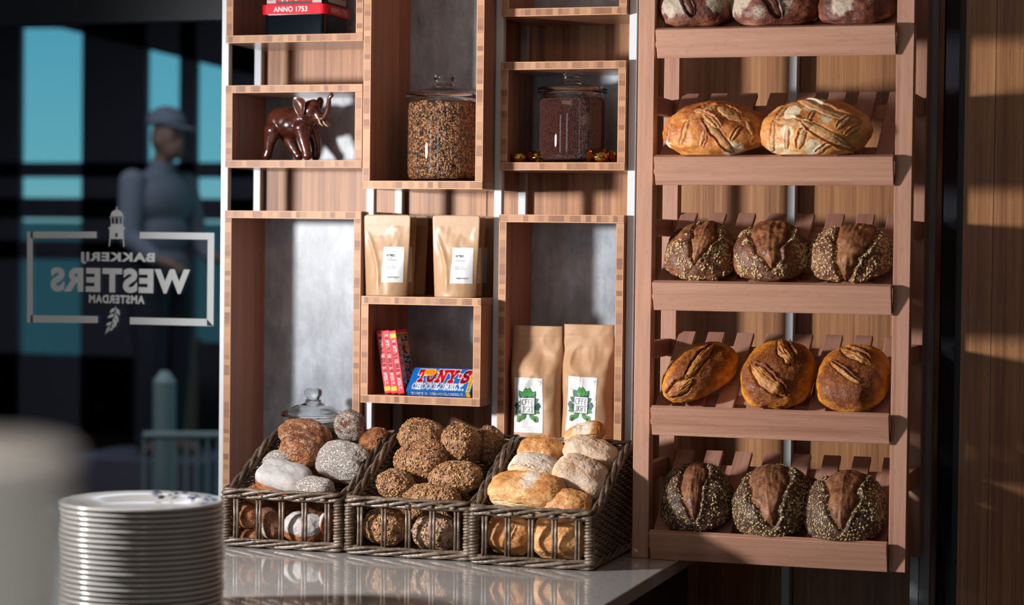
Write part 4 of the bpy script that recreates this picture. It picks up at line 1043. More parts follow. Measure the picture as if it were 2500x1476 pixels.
# ================================================================ glass jars
def jar(label, u, y, zb, r, h, fill, fillname, level, fmat):
    c = at(u, 400, y); t = thing('glass_jar', label, 'jar', (c[0], y, zb), group='lidded glass jars')
    hb = h*.755
    # wall: outside and inside skins, rounded foot, neck ring
    prof = [(0, .004), (r*.86, .004), (r*.97, .010), (r, .024), (r, hb*.88), (r*.985, hb*.93), (r*.93, hb*.965), (r*.93, hb*.985), (r*.97, hb*.992), (r*.97, hb), (r*.90, hb)]
    V, Fc = lathe(prof, 80); mk('jar_body', V, Fc, JARG, t, smooth=True)
    V, Fc = lathe([(0, 0), (r*.8, 0), (r*.88, .003), (r*.86, .0041), (0, .0041)], 64); mk('jar_foot', V, Fc, LIDG, t, smooth=True)
    # contents
    zt = level*hb; P = [(0, .006), (r*.84, .006), (r*.95, .012), (r*.978, .026)]+[(r*.978, z) for z in np.linspace(.03, zt, 26)[1:]]+[(r*.95, zt+.004)]+[(r*q, zt+.006) for q in np.linspace(.9, 0, 12)]
    V, Fc = lathe(P, 150); nn_ = perlin(V*fill[0])*fill[1]; rad = np.maximum(np.linalg.norm(V[:, :2], axis=1), 1e-6)
    V = V+np.stack([V[:, 0]/rad*np.minimum(nn_, 0), V[:, 1]/rad*np.minimum(nn_, 0), np.where(V[:, 2] >= zt, nn_*1.5, 0)], 1)
    o = mk('contents', V, Fc, fmat, t, smooth=True); o['label'] = fillname
    # lid: wide flange, low dome, waisted knob
    z0 = hb; q = h-hb
    prof = [(0, z0-.010), (r*.86, z0-.010), (r*.88, z0+.002), (r*1.02, z0+.004), (r*1.045, z0+.010), (r*1.02, z0+.016), (r*.9, z0+.020), (r*.6, z0+q*.42), (r*.33, z0+q*.50), (r*.24, z0+q*.55), (r*.27, z0+q*.60), (r*.20, z0+q*.64),
            (r*.215, z0+q*.70), (r*.285, z0+q*.78), (r*.30, z0+q*.88), (r*.26, z0+q*.96), (r*.16, z0+q), (0, z0+q)]
    V, Fc = lathe(prof, 80); V2, F2 = lathe([(0, z0-.0065), (r*.84, z0-.0065), (r*.86, z0+.006), (r*.55, z0+q*.36), (r*.22, z0+q*.43), (0, z0+q*.45)], 80)
    mb = MB(); mb.add(V, Fc); mb.add(V2, [f_[::-1] for f_ in F2]); mb.build('lid', LIDG, t, smooth=True)
    return t
zq = 1.768+.0005
jar('glass jar of orange-brown grains with rounded lid, in the tall middle box', 1083, .045, zq, .0915, .268, (70, .006), 'orange-brown grains', .93, GRAN)
jar('glass jar of dark red seeds in the right-hand box', 1396, .075, 1.7965+.0195+.0005, .083, .221, (160, .0015), 'dark red seeds', .90, BEANS)
jar('glass jar behind the left basket, only its lid showing', 770, .08, WT+.02, .078, .315, (120, .003), 'grains', .55, BEANS)

# ================================================================ gold candies beside the seed jar
def candy(label, u, v, y, yaw, s=1.):
    zc = 1.8165; p = at(u, v, y); t = thing('wrapped_candy', label, 'candy', (p[0], y, zc), (0, 0, R(yaw)), group='gold wrapped candies beside the seed jar')
    V0, T0 = ico(4); V = V0*np.array([.013, .009, .009])*s; V = V*(1+.10*perlin(V0*4+u)[:, None]); V[:, 2] -= V[:, 2].min()
    zc_ = .009*s
    mk('foil_body', V, None, GOLD, t, tri=T0)
    for sx in (-1, 1):
        P = []; n = 10
        for k in range(n+1):
            a = R(-70+140*k/n); P.append((sx*(.012+.013*math.cos(a))*s, .004*s*(1 if k % 2 else -1), zc_+.012*math.sin(a)*s))
        V = [(sx*.0115*s, 0, zc_)]+P; Fc = [(0, i, i+1) for i in range(1, n+1)]
        V = np.array(V); V[:, 2] = np.maximum(V[:, 2], .0004); V2 = V+np.array([0, .0006, 0])
        mk('foil_twist', np.vstack([V, V2]), Fc+[(a+n+2, c+n+2, b+n+2) for a, b, c in Fc], GOLD, t)
candy('gold wrapped candy at the far left of the seed jar', 1268, 382, .03, 15, 1.4)
candy('gold wrapped candy touching the left side of the seed jar', 1305, 380, .06, -50, 1.6)
candy('gold wrapped candy at the right foot of the seed jar', 1466, 383, .01, 20, 1.4)
candy('gold wrapped candy right of the seed jar against the box side', 1492, 380, .05, 60, 1.6)

# ================================================================ pouches and bags
def bag(name, label, W, H, gfun, wfun, mat, loc, rot, group, nu=44, nv=60, corner=0., bk=1.):
    t = thing(name, label, 'bag', loc, rot, group)
    us = np.linspace(-1, 1, nu+1); vs = np.linspace(0, 1, nv+1); U, Vv = np.meshgrid(us, vs)
    Wd = wfun(Vv)*W/2
    if corner:
        k = np.clip((Vv*H-(H-corner))/corner, 0, 1); Wd = Wd-corner*(1-np.sqrt(1-k**2+1e-9))
    X = U*Wd; Z = Vv*H
    Yf = -gfun(X, Z); Yb = gfun(X, Z, back=True)*bk
    n = (nu+1)*(nv+1)
    A = np.stack([X, Yf, Z], -1).reshape(-1, 3); B = np.stack([X, Yb, Z], -1).reshape(-1, 3)
    V = np.vstack([A, B]); Fc = []
    q = lambda i, j: j*(nu+1)+i
    for j in range(nv):
        for i in range(nu):
            Fc.append((q(i, j), q(i+1, j), q(i+1, j+1), q(i, j+1))); Fc.append((n+q(i, j), n+q(i, j+1), n+q(i+1, j+1), n+q(i+1, j)))
        Fc.append((q(0, j), q(0, j+1), n+q(0, j+1), n+q(0, j))); Fc.append((q(nu, j), n+q(nu, j), n+q(nu, j+1), q(nu, j+1)))
    for i in range(nu):
        Fc.append((q(i, 0), n+q(i, 0), n+q(i+1, 0), q(i+1, 0))); Fc.append((q(i, nv), q(i+1, nv), n+q(i+1, nv), n+q(i, nv)))
    mk('pouch', V, Fc, mat, t, smooth=True)
    return t
def pouch(label, u, y, seed, lab_dx=.021, rot=0, corner_left=True):
    W, H = .122, .2
    def w_(v): return 1-.12*(1-v)**1.2
    def g(x, z, back=False):
        v = np.clip(z/H, 0, 1); hw = w_(v)*W/2; uu = np.clip(np.abs(x)/hw, 0, 1)
        d = .026*sstep(.86, .05, v)*(1-uu**2.6)+.0008
        seal = sstep(.84, .87, v)
        P = np.stack([np.ravel(x*22+seed), np.ravel(z*14), np.full(np.size(x), seed*2.)], 1)
        nz = fbm(P, 3).reshape(np.shape(x))
        fold = .004*np.exp(-((x+hw*.55-(v-.45)*-.03-.01*np.sin(v*5))/.006)**2)*sstep(.82, .6, v)*sstep(0, .2, v)
        r = d+(nz*.0045*(1-uu**4)+fold)*(1-seal)
        r = r-.0005*np.exp(-((z-H*.865)/.0018)**2)
        return np.maximum(r, .0006)
    zt = 1.4858
    c = at(u, 700, y); t = bag('tea_pouch', label, W, H, g, w_, KRAFT, (c[0], y, zt), (0, 0, R(rot)), 'kraft tea pouches', corner=.008)
    fy = lambda x, z: -g(x, z)-.0007
    x0 = lab_dx-.026; x1 = x0+.052; z0 = .034; z1 = .121
    V, Fc = rect2(x0, x1, z0, z1, 14, 20); flat('label', V, Fc, 0, LABEL, t, fy)
    fy2 = lambda x, z: -g(x, z)-.0012
    def tx(s, a, b, c_, d, mat, bold=0.): V, F_ = text_mesh(s, bold); flat('lettering', place2(V, a, b, c_, d), F_, 0, mat, t, fy2)
    tx('N°903', x0+.009, x0+.029, z0+.063, z0+.0695, INK, .025)
    tx('HALLO', x0+.009, x0+.024, z0+.058, z0+.0608, INKG); tx('BANDUNG', x0+.009, x0+.034, z0+.0535, z0+.0563, INKG)
    tx('REAL TEA', x0+.009, x0+.031, z0+.039, z0+.0416, INKG); tx('MADE EASY', x0+.009, x0+.035, z0+.0345, z0+.0371, INKG)
    tx('SENZATEACE', x0+.015, x0+.043, z0+.011, z0+.0142, INK, .02); tx('real tea company', x0+.019, x0+.039, z0+.0075, z0+.009, INKG)
    return t
pouch('kraft tea pouch in sun with white label, front of the left row', 944, -.035, 1, rot=0)
pouch('kraft tea pouch directly behind the sunlit left one, mostly hidden', 959, .03, 2, lab_dx=.026)
pouch('shaded kraft tea pouch third in the left row', 988, .10, 3, lab_dx=.004)
pouch('kraft tea pouch in sun with white label, front of the right row', 1112, -.035, 4, rot=0)
pouch('kraft tea pouch directly behind the sunlit right one', 1126, .03, 5, lab_dx=.026)
pouch('shaded kraft tea pouch rearmost in the right row', 1150, .10, 6, lab_dx=.018)

def emblem(t, fy, x0, z0, w, h, tilt=0.):
    "white label with leaf wreath, framed four-by-two letters"
    f1 = lambda k: (lambda x, z: fy(x, z)-.0004*k)
    def P(a, b):
        a = np.asarray(a); b = np.asarray(b)
        X = x0+w*a; Z = z0+h*b; cx, cz = x0+w/2, z0+h/2
        return np.stack([cx+(X-cx)*math.cos(tilt)-(Z-cz)*math.sin(tilt), cz+(X-cx)*math.sin(tilt)+(Z-cz)*math.cos(tilt)], -1)
    def put(name, m, mat, k):
        V, Fc = m.out(); V = P(V[:, 0], V[:, 1]*1.); flat(name, V, Fc, 0, mat, t, f1(k))
    m = M2(); m.add(*rect2(0, 1, 0, 1, 12, 20)); put('label', m, LABEL, 1)
    ar = w/h
    def lf(m, cx, cz, L, wd, ang):
        V, Fc = leaf2(0, 0, L, wd, ang, 7); V[:, 1] *= ar; m.add(V+np.array([cx, cz]), Fc)
    m = M2()
    for sx in (-1, 1):
        for (dx, cz, L, wd, a) in ((.20, .62, .32, .22, 55), (.22, .55, .30, .2, 25), (.05, .62, .2, .16, 75), (.26, .48, .24, .2, -30)):
            lf(m, .47+sx*dx*.55, cz, L, wd, a if sx > 0 else 180-a)
    put('wreath_print', m, GREEN1, 2)
    m = M2()
    for sx in (-1, 1):
        lf(m, .47+sx*.27, .50, .20, .22, -8 if sx > 0 else 188); lf(m, .47+sx*.27, .44, .17, .18, 20 if sx > 0 else 160)
    put('wreath_print', m, GREEN3, 3)
    m = M2()
    for sx in (-1, 1):
        lf(m, .47+sx*.08, .64, .34, .20, 95 if sx > 0 else 85); lf(m, .47+sx*.20, .30, .26, .2, -50 if sx > 0 else 230); lf(m, .47+sx*.05, .33, .34, .16, -38 if sx > 0 else 218)
        lf(m, .47+sx*.24, .40, .2, .14, -20 if sx > 0 else 200); lf(m, .47+sx*.16, .66, .22, .05, 60 if sx > 0 else 120)
    put('wreath_print', m, GREEN2, 4)
    m = M2()
    for sx in (-1, 1): lf(m, .47+sx*.24, .27, .17, .08, -70 if sx > 0 else 250)
    put('wreath_print', m, PURP, 5)
    m = M2(); m.add(*rect2(.235, .735, .335, .645, 4, 4)); put('frame_print', m, INK, 6)
    m = M2(); m.add(*rect2(.255, .715, .347, .633, 4, 4)); put('frame_print', m, LABEL, 7)
    for s_, b0, b1 in (('CFFE', .503, .607), ('JKRT', .373, .477)):
        V, Fc = stroke_mesh(s_, THIN, .10, .13); m = M2(); m.add(place2(V, .285, .685, b0, b1), Fc); put('lettering', m, INK, 8)
    for s_, a, b, c_, d in (('HOTEL JAKARTA', .27, .70, .093, .105), ('AMSTERDAM', .38, .59, .055, .064)):
        V, Fc = text_mesh(s_); m = M2(); m.add(place2(V, a, b, c_, d), Fc); put('lettering', m, INKG, 8)
    m = M2(); m.poly([(.86, .95), (.885, .935), (.91, .955), (.90, .93), (.885, .925)]); m.poly([(.08, .785), (.10, .77), (.12, .79), (.11, .765), (.10, .762)]); put('bird_print', m, INK, 8)

def coffee(label, u, y, seed, H, lab, dxy, rot):
    W = .131
    def w_(v): return 1-.05*np.exp(-((v-.30)/.15)**2)+.0*v-.04*sstep(.75, .9, v)
    def g(x, z, back=False):
        v = np.clip(z/H, 0, 1); hw = w_(v)*W/2; uu = np.clip(np.abs(x)/hw, 0, 1)
        d = .036*(1-sstep(.58, .80, v)*.80)*(1-uu**6*.75)
        P = np.stack([np.ravel(x*16+seed), np.ravel(z*11), np.full(np.size(x), seed*3.)], 1)
        nz = fbm(P, 3).reshape(np.shape(x)); rg = 1-np.abs(perlin(P*1.3+4)).reshape(np.shape(x))*2
        r = d+nz*.011*sstep(1.05, .7, v)*(1-uu**6)+rg*.0055*sstep(1.0, .7, v)*(1-uu**6)*sstep(.35, .6, v)+rg*.002*(1-uu**6)
        r = r-.0012*np.exp(-((v-.90)/.008)**2)
        return np.maximum(r, .0015)
    p = at(u, 1000, y); t = bag('coffee_bag', label, W, H, g, w_, KRAFTM, (p[0], y, 1.1452), (0, 0, R(rot)), 'kraft coffee bags', nu=60, nv=90)
    emblem(t, lambda x, z: -g(x, z)-.0006, lab[0], lab[1], .074, .134, dxy)
    return t
coffee('brown paper coffee bag with white leaf label, left one in the box', 1311, .055, 1, .272, (-.048, .012), 0, 0)
coffee('brown paper coffee bag with white leaf label slightly askew, right one of two', 1436, .060, 5, .278, (-.044, .018), R(-2), 0)

# ================================================================ chocolate bars
def chocbar(label, L, D, Tk, M, mat, front, spine, band, spine_txt_h=.55):
    "x along the bar, y depth (spine on -y), z thickness (cover on +z)"
    loc = Vector(M.translation); t = thing('chocolate_bar', label, 'chocolate bar', loc, M.to_euler(), 'chocolate bars in the bamboo box')
    V, Fc = rbox((0, 0, 0), (L, D, Tk), .002, 3); bm = bmesh.new()
    mk('wrapper', V, Fc, mat, t)
    def on_spine(V2): return np.stack([V2[:, 0], np.full(len(V2), -.0004), V2[:, 1]], 1)
    def on_top(V2, k=1): return np.stack([V2[:, 0], V2[:, 1], np.full(len(V2), Tk+.0004*k)], 1)
    V, Fc = stroke_mesh("TONY'S CHOCOLONELY.", SLAB, .17, .16)
    a, b = spine
    mk('lettering', on_spine(place2(V, a*L, b*L, Tk*.26, Tk*.76)), Fc, WPRINT, t)
    for (x0, x1) in band:
        V, Fc = rect2(x0*L, x1*L, .0006, Tk-.0006); mk('yellow_band', on_spine(V), Fc, YPRINT, t)
        V, Fc = rect2(x0*L, x1*L, .0006, D-.0006); mk('yellow_band', on_top(V), Fc, YPRINT, t)
        V, Fc = text_mesh('MELK 32% VOLLE 70%', .01); V2 = place2(V, .06, .94, 0, 1)
        W3 = np.stack([x0*L+(x1-x0)*L*(.25+.5*V2[:, 1]), D*(1-V2[:, 0])], 1); mk('lettering', on_top(W3, 2), Fc, INKBLUE, t)
        W4 = np.stack([x0*L+(x1-x0)*L*(.3+.4*V2[:, 1]), Tk*(1-V2[:, 0])], 1); 
    if front:
        m1, m2_, = front
        # big title: outlined slab letters, slanted
        for k, (th, mt_) in enumerate(((.36, WPRINT), (.24, m1))):
            V, Fc = stroke_mesh("TONY'S", SLAB, th, .20); V2 = place2(V, .10*L, .90*L, D*.40, D*.90); V2[:, 0] += (V2[:, 1]-D*.4)*.10
            mk('lettering', on_top(V2, k+1), Fc, mt_, t)
        V, Fc = stroke_mesh("CHOCOLONELY.", SLAB, .26, .12); mk('lettering', on_top(place2(V, .07*L, .88*L, D*.08, D*.34), 1), Fc, WPRINT, t)
        ang = np.linspace(0, 2*math.pi, 24, endpoint=False); C_ = np.stack([.28*L+.0155*np.cos(ang), D*.80+.0125*np.sin(ang)], 1)
        mk('seal', on_top(C_, 3), [tuple(range(24))], YPRINT, t); mk('seal', on_top((C_-C_.mean(0))*.8+C_.mean(0), 4), [tuple(range(24))], ORPRINT, t)
    return t
# red ones: standing on end in the left of the box, spines to the front, covers to the right
for k, (ub, vb, lab, bd) in enumerate(((940, 962, 'red chocolate bar standing on end, leftmost of three', [(.885, .955)]), (956, 962, 'red chocolate bar standing on end, middle of three', [(.885, .955)]), (972, 963, 'red chocolate bar standing on end, rightmost of three with its cover showing', [(.05, .12)]))):
    p = at(ub, vb, -.035)
    # local x -> down, local z -> right, local y -> into the box ; then lean 9.5 degrees to the left
    Rm = Matrix(((0, 0, 1), (0, 1, 0), (-1, 0, 0))).to_4x4()
    Lm = Matrix.Rotation(R(-9.3), 4, 'Y')
    Lb = .158; lo = Lm @ Rm
    org = Vector((p[0], -.035, 1.2435+.0002)) - (lo @ Vector((Lb, 0, 0)))
    sp = (.06, .87) if k < 2 else (.15, .94)
    chocbar(lab, Lb, .079, .0165, Matrix.Translation(org) @ lo, CHOCRED, (INKBLUE, 0) if k == 2 else None, sp, bd)
p = at(993, 966, -.05)
chocbar('blue chocolate bar lying aslant with its big red and white title up', .166, .080, .016, Matrix.Translation((p[0], -.045, 1.2436)) @ Matrix.Rotation(R(42), 4, 'X'), CHOCBLUE, (RPRINT, 0), (.07, .90), [(.925, .985)])
chocbar('blue chocolate bar flat underneath the tilted blue one', .166, .080, .016, Matrix.Translation((p[0], .004, 1.2435)), CHOCBLUE, None, (.07, .90), [(.925, .985)])
chocbar('second blue chocolate bar of the pile behind the tilted blue one', .166, .080, .016, Matrix.Translation((p[0]+.001, .012, 1.2598)), CHOCBLUE, None, (.07, .90), [(.925, .985)])

# ================================================================ film lettering on the glass
yd = .2692
dc = thing('window_lettering', 'white bakery lettering and lighthouse on the glass, seen from behind', 'window sign', (at(300, 680, yd)[0], yd, at(300, 795, yd)[2]))
def px2(u, v): p = at(u, v, yd); return (p[0]-dc.location.x, p[2]-dc.location.z)
def dflat(name, polys):
    m = M2()
    for P in polys: m.poly([px2(*q) for q in P])
    V, Fc = m.out(); V2 = np.vstack([np.stack([V[:, 0], np.zeros(len(V)), V[:, 1]], 1), np.stack([V[:, 0], np.full(len(V), .0004), V[:, 1]], 1)])
    return mk(name, V2, Fc+[tuple(i+len(V) for i in f)[::-1] for f in Fc], FILM, dc)
dflat('border', [[(75, 565), (236, 565), (236, 581), (75, 581)], [(341, 566), (523, 568), (523, 585), (341, 582)], [(507, 585), (523, 585), (521, 796), (505, 794)], [(317, 774), (505, 778), (521, 796), (317, 791)], [(75, 769), (239, 771), (239, 788), (75, 787)], [(66, 565), (80, 565), (80, 787), (66, 787)]])
def dtext(s, u0, u1, v0, v1, bold):
    V, Fc = text_mesh(s, bold); a = px2(u0, v1); b = px2(u1, v0)
    V2 = place2(V, a[0], b[0], a[1], b[1], flip=True); mk('lettering', np.stack([V2[:, 0], np.zeros(len(V2)), V2[:, 1]], 1), Fc, FILM, dc)
dtext('BAKKERIJ', 198, 378, 617, 643, .045); dtext('WESTERS', 123, 464, 657, 711, .05); dtext('AMSTERDAM', 217, 353, 721, 739, .045)
dome = [(270, 530), (271, 521), (275, 515), (281, 512), (285, 511.5), (290, 512.5), (296, 516), (300, 522), (301, 530)]
dflat('lighthouse', [dome, [(268, 528), (303, 528), (303, 531), (268, 531)], [(284, 504), (286, 504), (286.5, 512), (283.5, 512)], [(270.5, 531), (272.5, 531), (272.5, 548), (270.5, 548)], [(279, 531), (281, 531), (281, 548), (279, 548)], [(289, 531), (291.5, 531), (291.5, 548), (289, 548)], [(298, 531), (300.5, 531), (300.5, 548), (298, 548)], [(270, 546), (301, 546), (301, 553), (270, 553)],
   [(264, 557), (268, 553), (302, 553), (306, 557), (303, 560), (267, 560)], [(267.5, 560), (281, 560), (281, 583), (267, 583)], [(287, 560), (302, 560), (302.5, 583), (287, 583)], [(281, 560), (287, 560), (287, 569), (281, 569)], [(281, 578), (287, 578), (287, 583), (281, 583)], [(267, 583), (270, 583), (268, 601), (265.5, 601)], [(299.5, 583), (302.5, 583), (304, 602), (301, 602)]])
def lfp(x, y, L, w, a):
    V, _ = leaf2(0, 0, L, w, a, 6); return [(x+p[0], y-p[1]) for p in V]
dflat('leaf_sprig', [lfp(283, 752, 20, 9, -62), lfp(281, 752, 18, 8, -140), lfp(281, 766, 22, 9, -70), lfp(279, 766, 20, 8, -150), lfp(276, 784, 24, 9, -100), lfp(275, 787, 18, 8, -160), lfp(273, 793, 26, 9, -128), lfp(282, 776, 24, 9, -95), [(281, 747), (283, 747), (284, 758), (280, 775), (274, 792), (258, 815), (256, 817), (271, 791), (278, 774), (282, 758)]])
# ================================================================ plates and blurred foreground
def plate_mesh(r):
    prof = [(0, .004), (r*.55, .004), (r*.62, .006), (r*.75, .012), (r*.95, .0158), (r*.985, .0165), (r, .0195), (r*.99, .0225), (r*.965, .0235), (r*.74, .0165), (r*.6, .0105), (r*.52, .008), (0, .008)]
    return lathe(prof, 90)
PY = -1.32; pc = at(349, 1205, PY); rp = 199*depth_scale(pc)
zt_ = at(349, 1213, PY)[2]; sp_ = .0098; n_pl = int((zt_-.0225-WT)/sp_); z_first = WT+.0005
V_, F_ = plate_mesh(rp)
pl0 = mk('dinner_plate', V_, F_, CERAM, None, loc=(pc[0], PY, z_first-.004), smooth=True)
plates = [pl0]
for k in range(1, n_pl+1):
    o = pl0.copy(); COL.objects.link(o); o.location = (pc[0]+random.uniform(-.0015, .0015), PY+random.uniform(-.0015, .0015), z_first-.004+k*sp_); plates.append(o)
for k, o in enumerate(plates):
    tag(o, 'white dinner plate in the stack of plates in front of the glass', 'plate', 'stacked white dinner plates')
top = plates[-1]; tag(top, 'topmost white dinner plate of the stack, with a blue flower pattern on its rim')
top.data = top.data.copy()
m = MB(); rg = random.Random(5); rot = []
for k in range(26):
    a = R(rg.uniform(5, 105)); q = rp*rg.uniform(.72, .93); zz = .0165+(q/rp-.74)*.031+.0006
    V, Fc = leaf2(q*math.cos(a), q*math.sin(a), rg.uniform(.012, .03), rg.uniform(.006, .012), rg.uniform(0, 360)); m.add(np.stack([V[:, 0], V[:, 1], np.full(len(V), zz+.0012)], 1), Fc)
m.build('blue_pattern', BLUEINK, top)
# near counter with a second, strongly blurred stack
q = q_pile = at(-345, 1085, -4.12); r2 = .10
bc = thing('serving_ledge', 'dark serving ledge close to the camera, below the frame', 'counter', (q[0], -4.2, 0))
board('ledge_top', (q[0]-.5, -4.5, 1.33), (q[0]+.18, -3.95, 1.36), bc, BLACKC, bevel=.002)
board('ledge_front', (q[0]-.48, -4.45, 0), (q[0]+.16, -4.0, 1.33), bc, BLACKC, bevel=0)
CERAMB = plain('pale glazed ceramic', (.8, .78, .74), .3); V_, F_ = plate_mesh(r2); n2 = int((q[2]-.02-1.36)/.0115)
s0 = mk('side_plate', V_, F_, CERAMB, None, loc=(q[0], -4.12, 1.3565), smooth=True); sps = [s0]
for k in range(1, n2+1):
    o = s0.copy(); COL.objects.link(o); o.location = (q[0]+random.uniform(-.002, .002), -4.12, 1.3565+k*.0115); sps.append(o)
for k, o in enumerate(sps): tag(o, 'pale plate in the very blurred pile at the lower left corner', 'plate', 'blurred pale plates nearest the camera')

mb = MB(); rg = random.Random(9)
for k in range(90):
    x = rg.gauss(-1.40, .10); y = -.512-abs(rg.gauss(0, .035)); r_ = rg.uniform(.0005, .0017)
    if x > -1.12: continue
    mb.add(OCT_V*r_*np.array([1.3, 1, .8])+np.array([x, y, WT+r_*.6]), OCT_F)
o = mb.build('bread_crumbs', C_BROWN, None); tag(o, 'dark bread crumbs scattered on the stone top before the right basket', 'crumbs', kind='stuff')
# ================================================================ solid figure on an added platform, standing in for a person's reflection
SKIN = plain('skin', (.30, .16, .11), .6); WCLOTH = plain('white cotton', (.22, .235, .27), .8); DCLOTH = plain('dark trousers', (.03, .03, .04), .8)
yp = 5.2; c0 = at(392, 300, yp); ztop = at(392, 252, yp)[2]; HT = 1.84; zf = ztop-HT
sbox('floor_platform', (c0[0]-.4, yp-.35, 0), (c0[0]+.4, yp+.35, zf), PILLAR, bevel=0)
pe = thing('person', 'person in a white cap and pale jacket, reflection built as figure beyond the glass', 'person', (c0[0], yp, zf), (0, 0, R(-18)))
h = HT/1.84
body_b = [(0, 0, .98, .13, .17, .12, 0), (.0, 0, 1.15, .115, .15, .14, 0), (-.01, 0, 1.34, .125, .19, .15, 0), (-.01, 0, 1.43, .09, .16, .06, 0), (.05, 0, 1.66, .095, .075, .11, 0), (.09, 0, 1.60, .06, .055, .06, 0)]
body_c = [([(0, .09, .95), (.02, .10, .50), (0, .10, .09)], [.095, .062, .042]), ([(0, -.09, .95), (.04, -.10, .50), (.01, -.10, .09)], [.095, .062, .042]),
          ([(0, .10, .05), (.16, .11, .035)], [.042, .034]), ([(0, -.10, .05), (.17, -.11, .035)], [.042, .034]),
          ([(0, 0, 1.45), (.03, 0, 1.57)], [.06, .052]),
          ([(-.01, -.19, 1.42), (.02, -.24, 1.14), (.20, -.20, 1.02)], [.055, .042, .030]), ([(-.01, .19, 1.42), (.03, .24, 1.14), (.22, .18, 1.04)], [.055, .042, .030]),
          ([(.20, -.20, 1.02), (.27, -.18, 1.00)], [.03, .028]), ([(.22, .18, 1.04), (.29, .15, 1.03)], [.03, .028])]
for s_, (hx, hy, hz_) in ((-1, (.27, -.18, 1.0)), (1, (.29, .15, 1.03))):
    for k in range(4): body_c.append(([(hx, hy+(k-1.5)*.018, hz_), (hx+.05, hy+(k-1.5)*.02, hz_-.012), (hx+.075+.006*(k in (1, 2)), hy+(k-1.5)*.02, hz_-.035)], [.010, .009, .008]))
    body_c.append(([(hx-.01, hy-s_*.02, hz_), (hx+.03, hy-s_*.045, hz_-.005)], [.011, .009]))
body_b += [(.148, 0, 1.63, .016, .012, .018, 0), (.05, .078, 1.64, .018, .008, .028, 0), (.05, -.078, 1.64, .018, .008, .028, 0)]
blob_body('body', body_b, body_c, SKIN, pe, .009, 3)
jk_b = [(0, 0, .99, .145, .185, .12, 0), (.0, 0, 1.15, .13, .17, .16, 0), (-.01, 0, 1.33, .14, .205, .16, 0), (-.01, 0, 1.43, .10, .175, .065, 0)]
jk_c = [([(-.01, -.19, 1.42), (.02, -.245, 1.14), (.17, -.21, 1.03)], [.072, .06, .046]), ([(-.01, .19, 1.42), (.03, .245, 1.14), (.19, .185, 1.045)], [.072, .06, .046]), ([(0, 0, 1.44), (.01, 0, 1.51)], [.08, .066])]
o = blob_body('jacket', jk_b, jk_c, WCLOTH, pe, .010, 3); o['label'] = 'pale buttoned jacket'
tr_c = [([(0, .09, .95), (.02, .10, .50), (0, .10, .10)], [.12, .085, .065]), ([(0, -.09, .95), (.04, -.10, .50), (.01, -.10, .10)], [.12, .085, .065])]
blob_body('trousers', [(0, 0, .92, .14, .18, .10, 0)], tr_c, DCLOTH, pe, .012, 2)
V0, T0 = ico(4); V = V0*np.array([.112, .094, .085]); V[:, 2] = np.maximum(V[:, 2], -.015); mb = MB(); mb.add(V+np.array([.04, 0, 1.74]), T0)
V = V0*np.array([.085, .075, .008]); mb.add(xf(V, TR((.15, 0, 1.715), (0, R(12), 0))), T0); o = mb.build('cap', WCLOTH, pe, smooth=True); o['label'] = 'white peaked cap'
for sy in (-1, 1):
    mb = MB(); V0, T0 = ico(3); mb.add(V0*.009+np.array([.133, sy*.032, 1.665]), T0); mb.build('eye', DARK, pe, smooth=True)

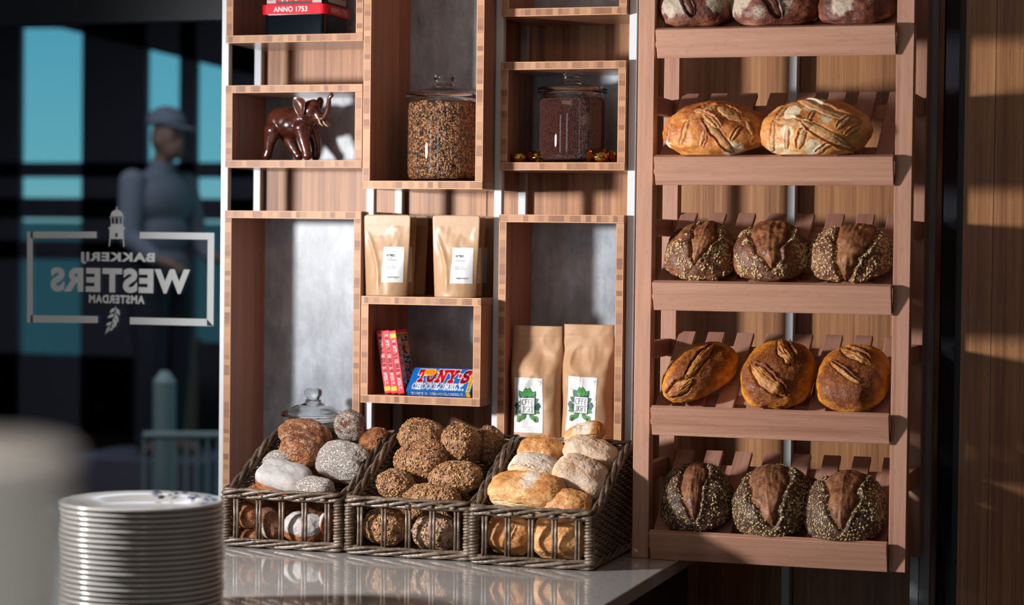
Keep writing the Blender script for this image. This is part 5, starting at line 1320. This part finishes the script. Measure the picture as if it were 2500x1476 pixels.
# ================================================================ light
def spot():
    l = bpy.data.lights.new('spot_lamp', 'SPOT'); l.energy = 395; l.color = (1.0, .98, .97); l.shadow_soft_size = .10
    l.spot_size = R(122); l.spot_blend = 1.
    o = bpy.data.objects.new('spot_lamp', l); COL.objects.link(o); o.location = (-3.08, -1.82, 1.77)
    d = Vector((math.sin(R(65)), math.cos(R(65)), 0.))
    o.rotation_euler = d.to_track_quat('-Z', 'Y').to_euler()
def area(name, loc, target, sx, sy, power, col):
    l = bpy.data.lights.new(name, 'AREA'); l.shape = 'RECTANGLE'; l.size = sx; l.size_y = sy; l.energy = power; l.color = col
    o = bpy.data.objects.new(name, l); COL.objects.link(o); o.location = loc
    o.rotation_euler = (Vector(target)-Vector(loc)).to_track_quat('-Z', 'Y').to_euler(); return o
spot()
area('window_fill', (-4.4, -6.3, 1.6), (-1.6, 0, 1.3), .55, 2.3, 9, (.85, .94, 1.0))  # area lamp added in the wall slot for fill and streaks on glass
area('window_fill.001', (-1.7, -6.3, 1.6), (-1.6, 0, 1.3), .5, 2.3, 7, (.85, .94, 1.0))  # added twin in the other slot, also fill and jar streaks
area('fill_light', (-1.6, -3.4, 3.05), (-1.3, -1.2, 0), 2.4, 1.2, 15, (1., .66, .46))  # added warm fill from above, no such fitting known
area('fill_light.001', (-4.5, 3.6, 3.05), (-4.0, 4.0, 0), 2.5, 2.0, 42, (.80, .82, 1.))  # added fill that lifts the room beyond the glass
pl_ = area('fill_light.002', (q_pile[0]+.9, -5.6, 2.7), (q_pile[0], -4.1, 1.45), .6, .4, 2.4, (.95, .92, .86)); pl_.data.spread = R(50)  # added lamp that only brightens the blurred pile
w_ = bpy.data.worlds.new('world'); scene.world = w_; w_.use_nodes = True; nt = w_.node_tree; nt.nodes.clear()
tc = nt.nodes.new('ShaderNodeTexCoord'); sep = nt.nodes.new('ShaderNodeSeparateXYZ'); rp_ = nt.nodes.new('ShaderNodeValToRGB'); bg = nt.nodes.new('ShaderNodeBackground'); ou = nt.nodes.new('ShaderNodeOutputWorld')
nt.links.new(tc.outputs['Generated'], sep.inputs[0]); nt.links.new(sep.outputs[2], rp_.inputs[0]); nt.links.new(rp_.outputs[0], bg.inputs[0]); nt.links.new(bg.outputs[0], ou.inputs[0])
e = rp_.color_ramp; e.elements[0].position = 0; e.elements[0].color = (.16, .30, .30, 1); e.elements[1].position = .5; e.elements[1].color = (.045, .20, .34, 1)
q_ = e.elements.new(.03); q_.color = (.10, .30, .36, 1); q_ = e.elements.new(.12); q_.color = (.055, .24, .34, 1)
bg.inputs[1].default_value = 1.45
front_wall()
vs = scene.view_settings; vs.view_transform = 'Standard'; vs.look = 'None'; vs.gamma = 1; vs.exposure = .08; vs.use_curve_mapping = False
scene.display_settings.display_device = 'sRGB'
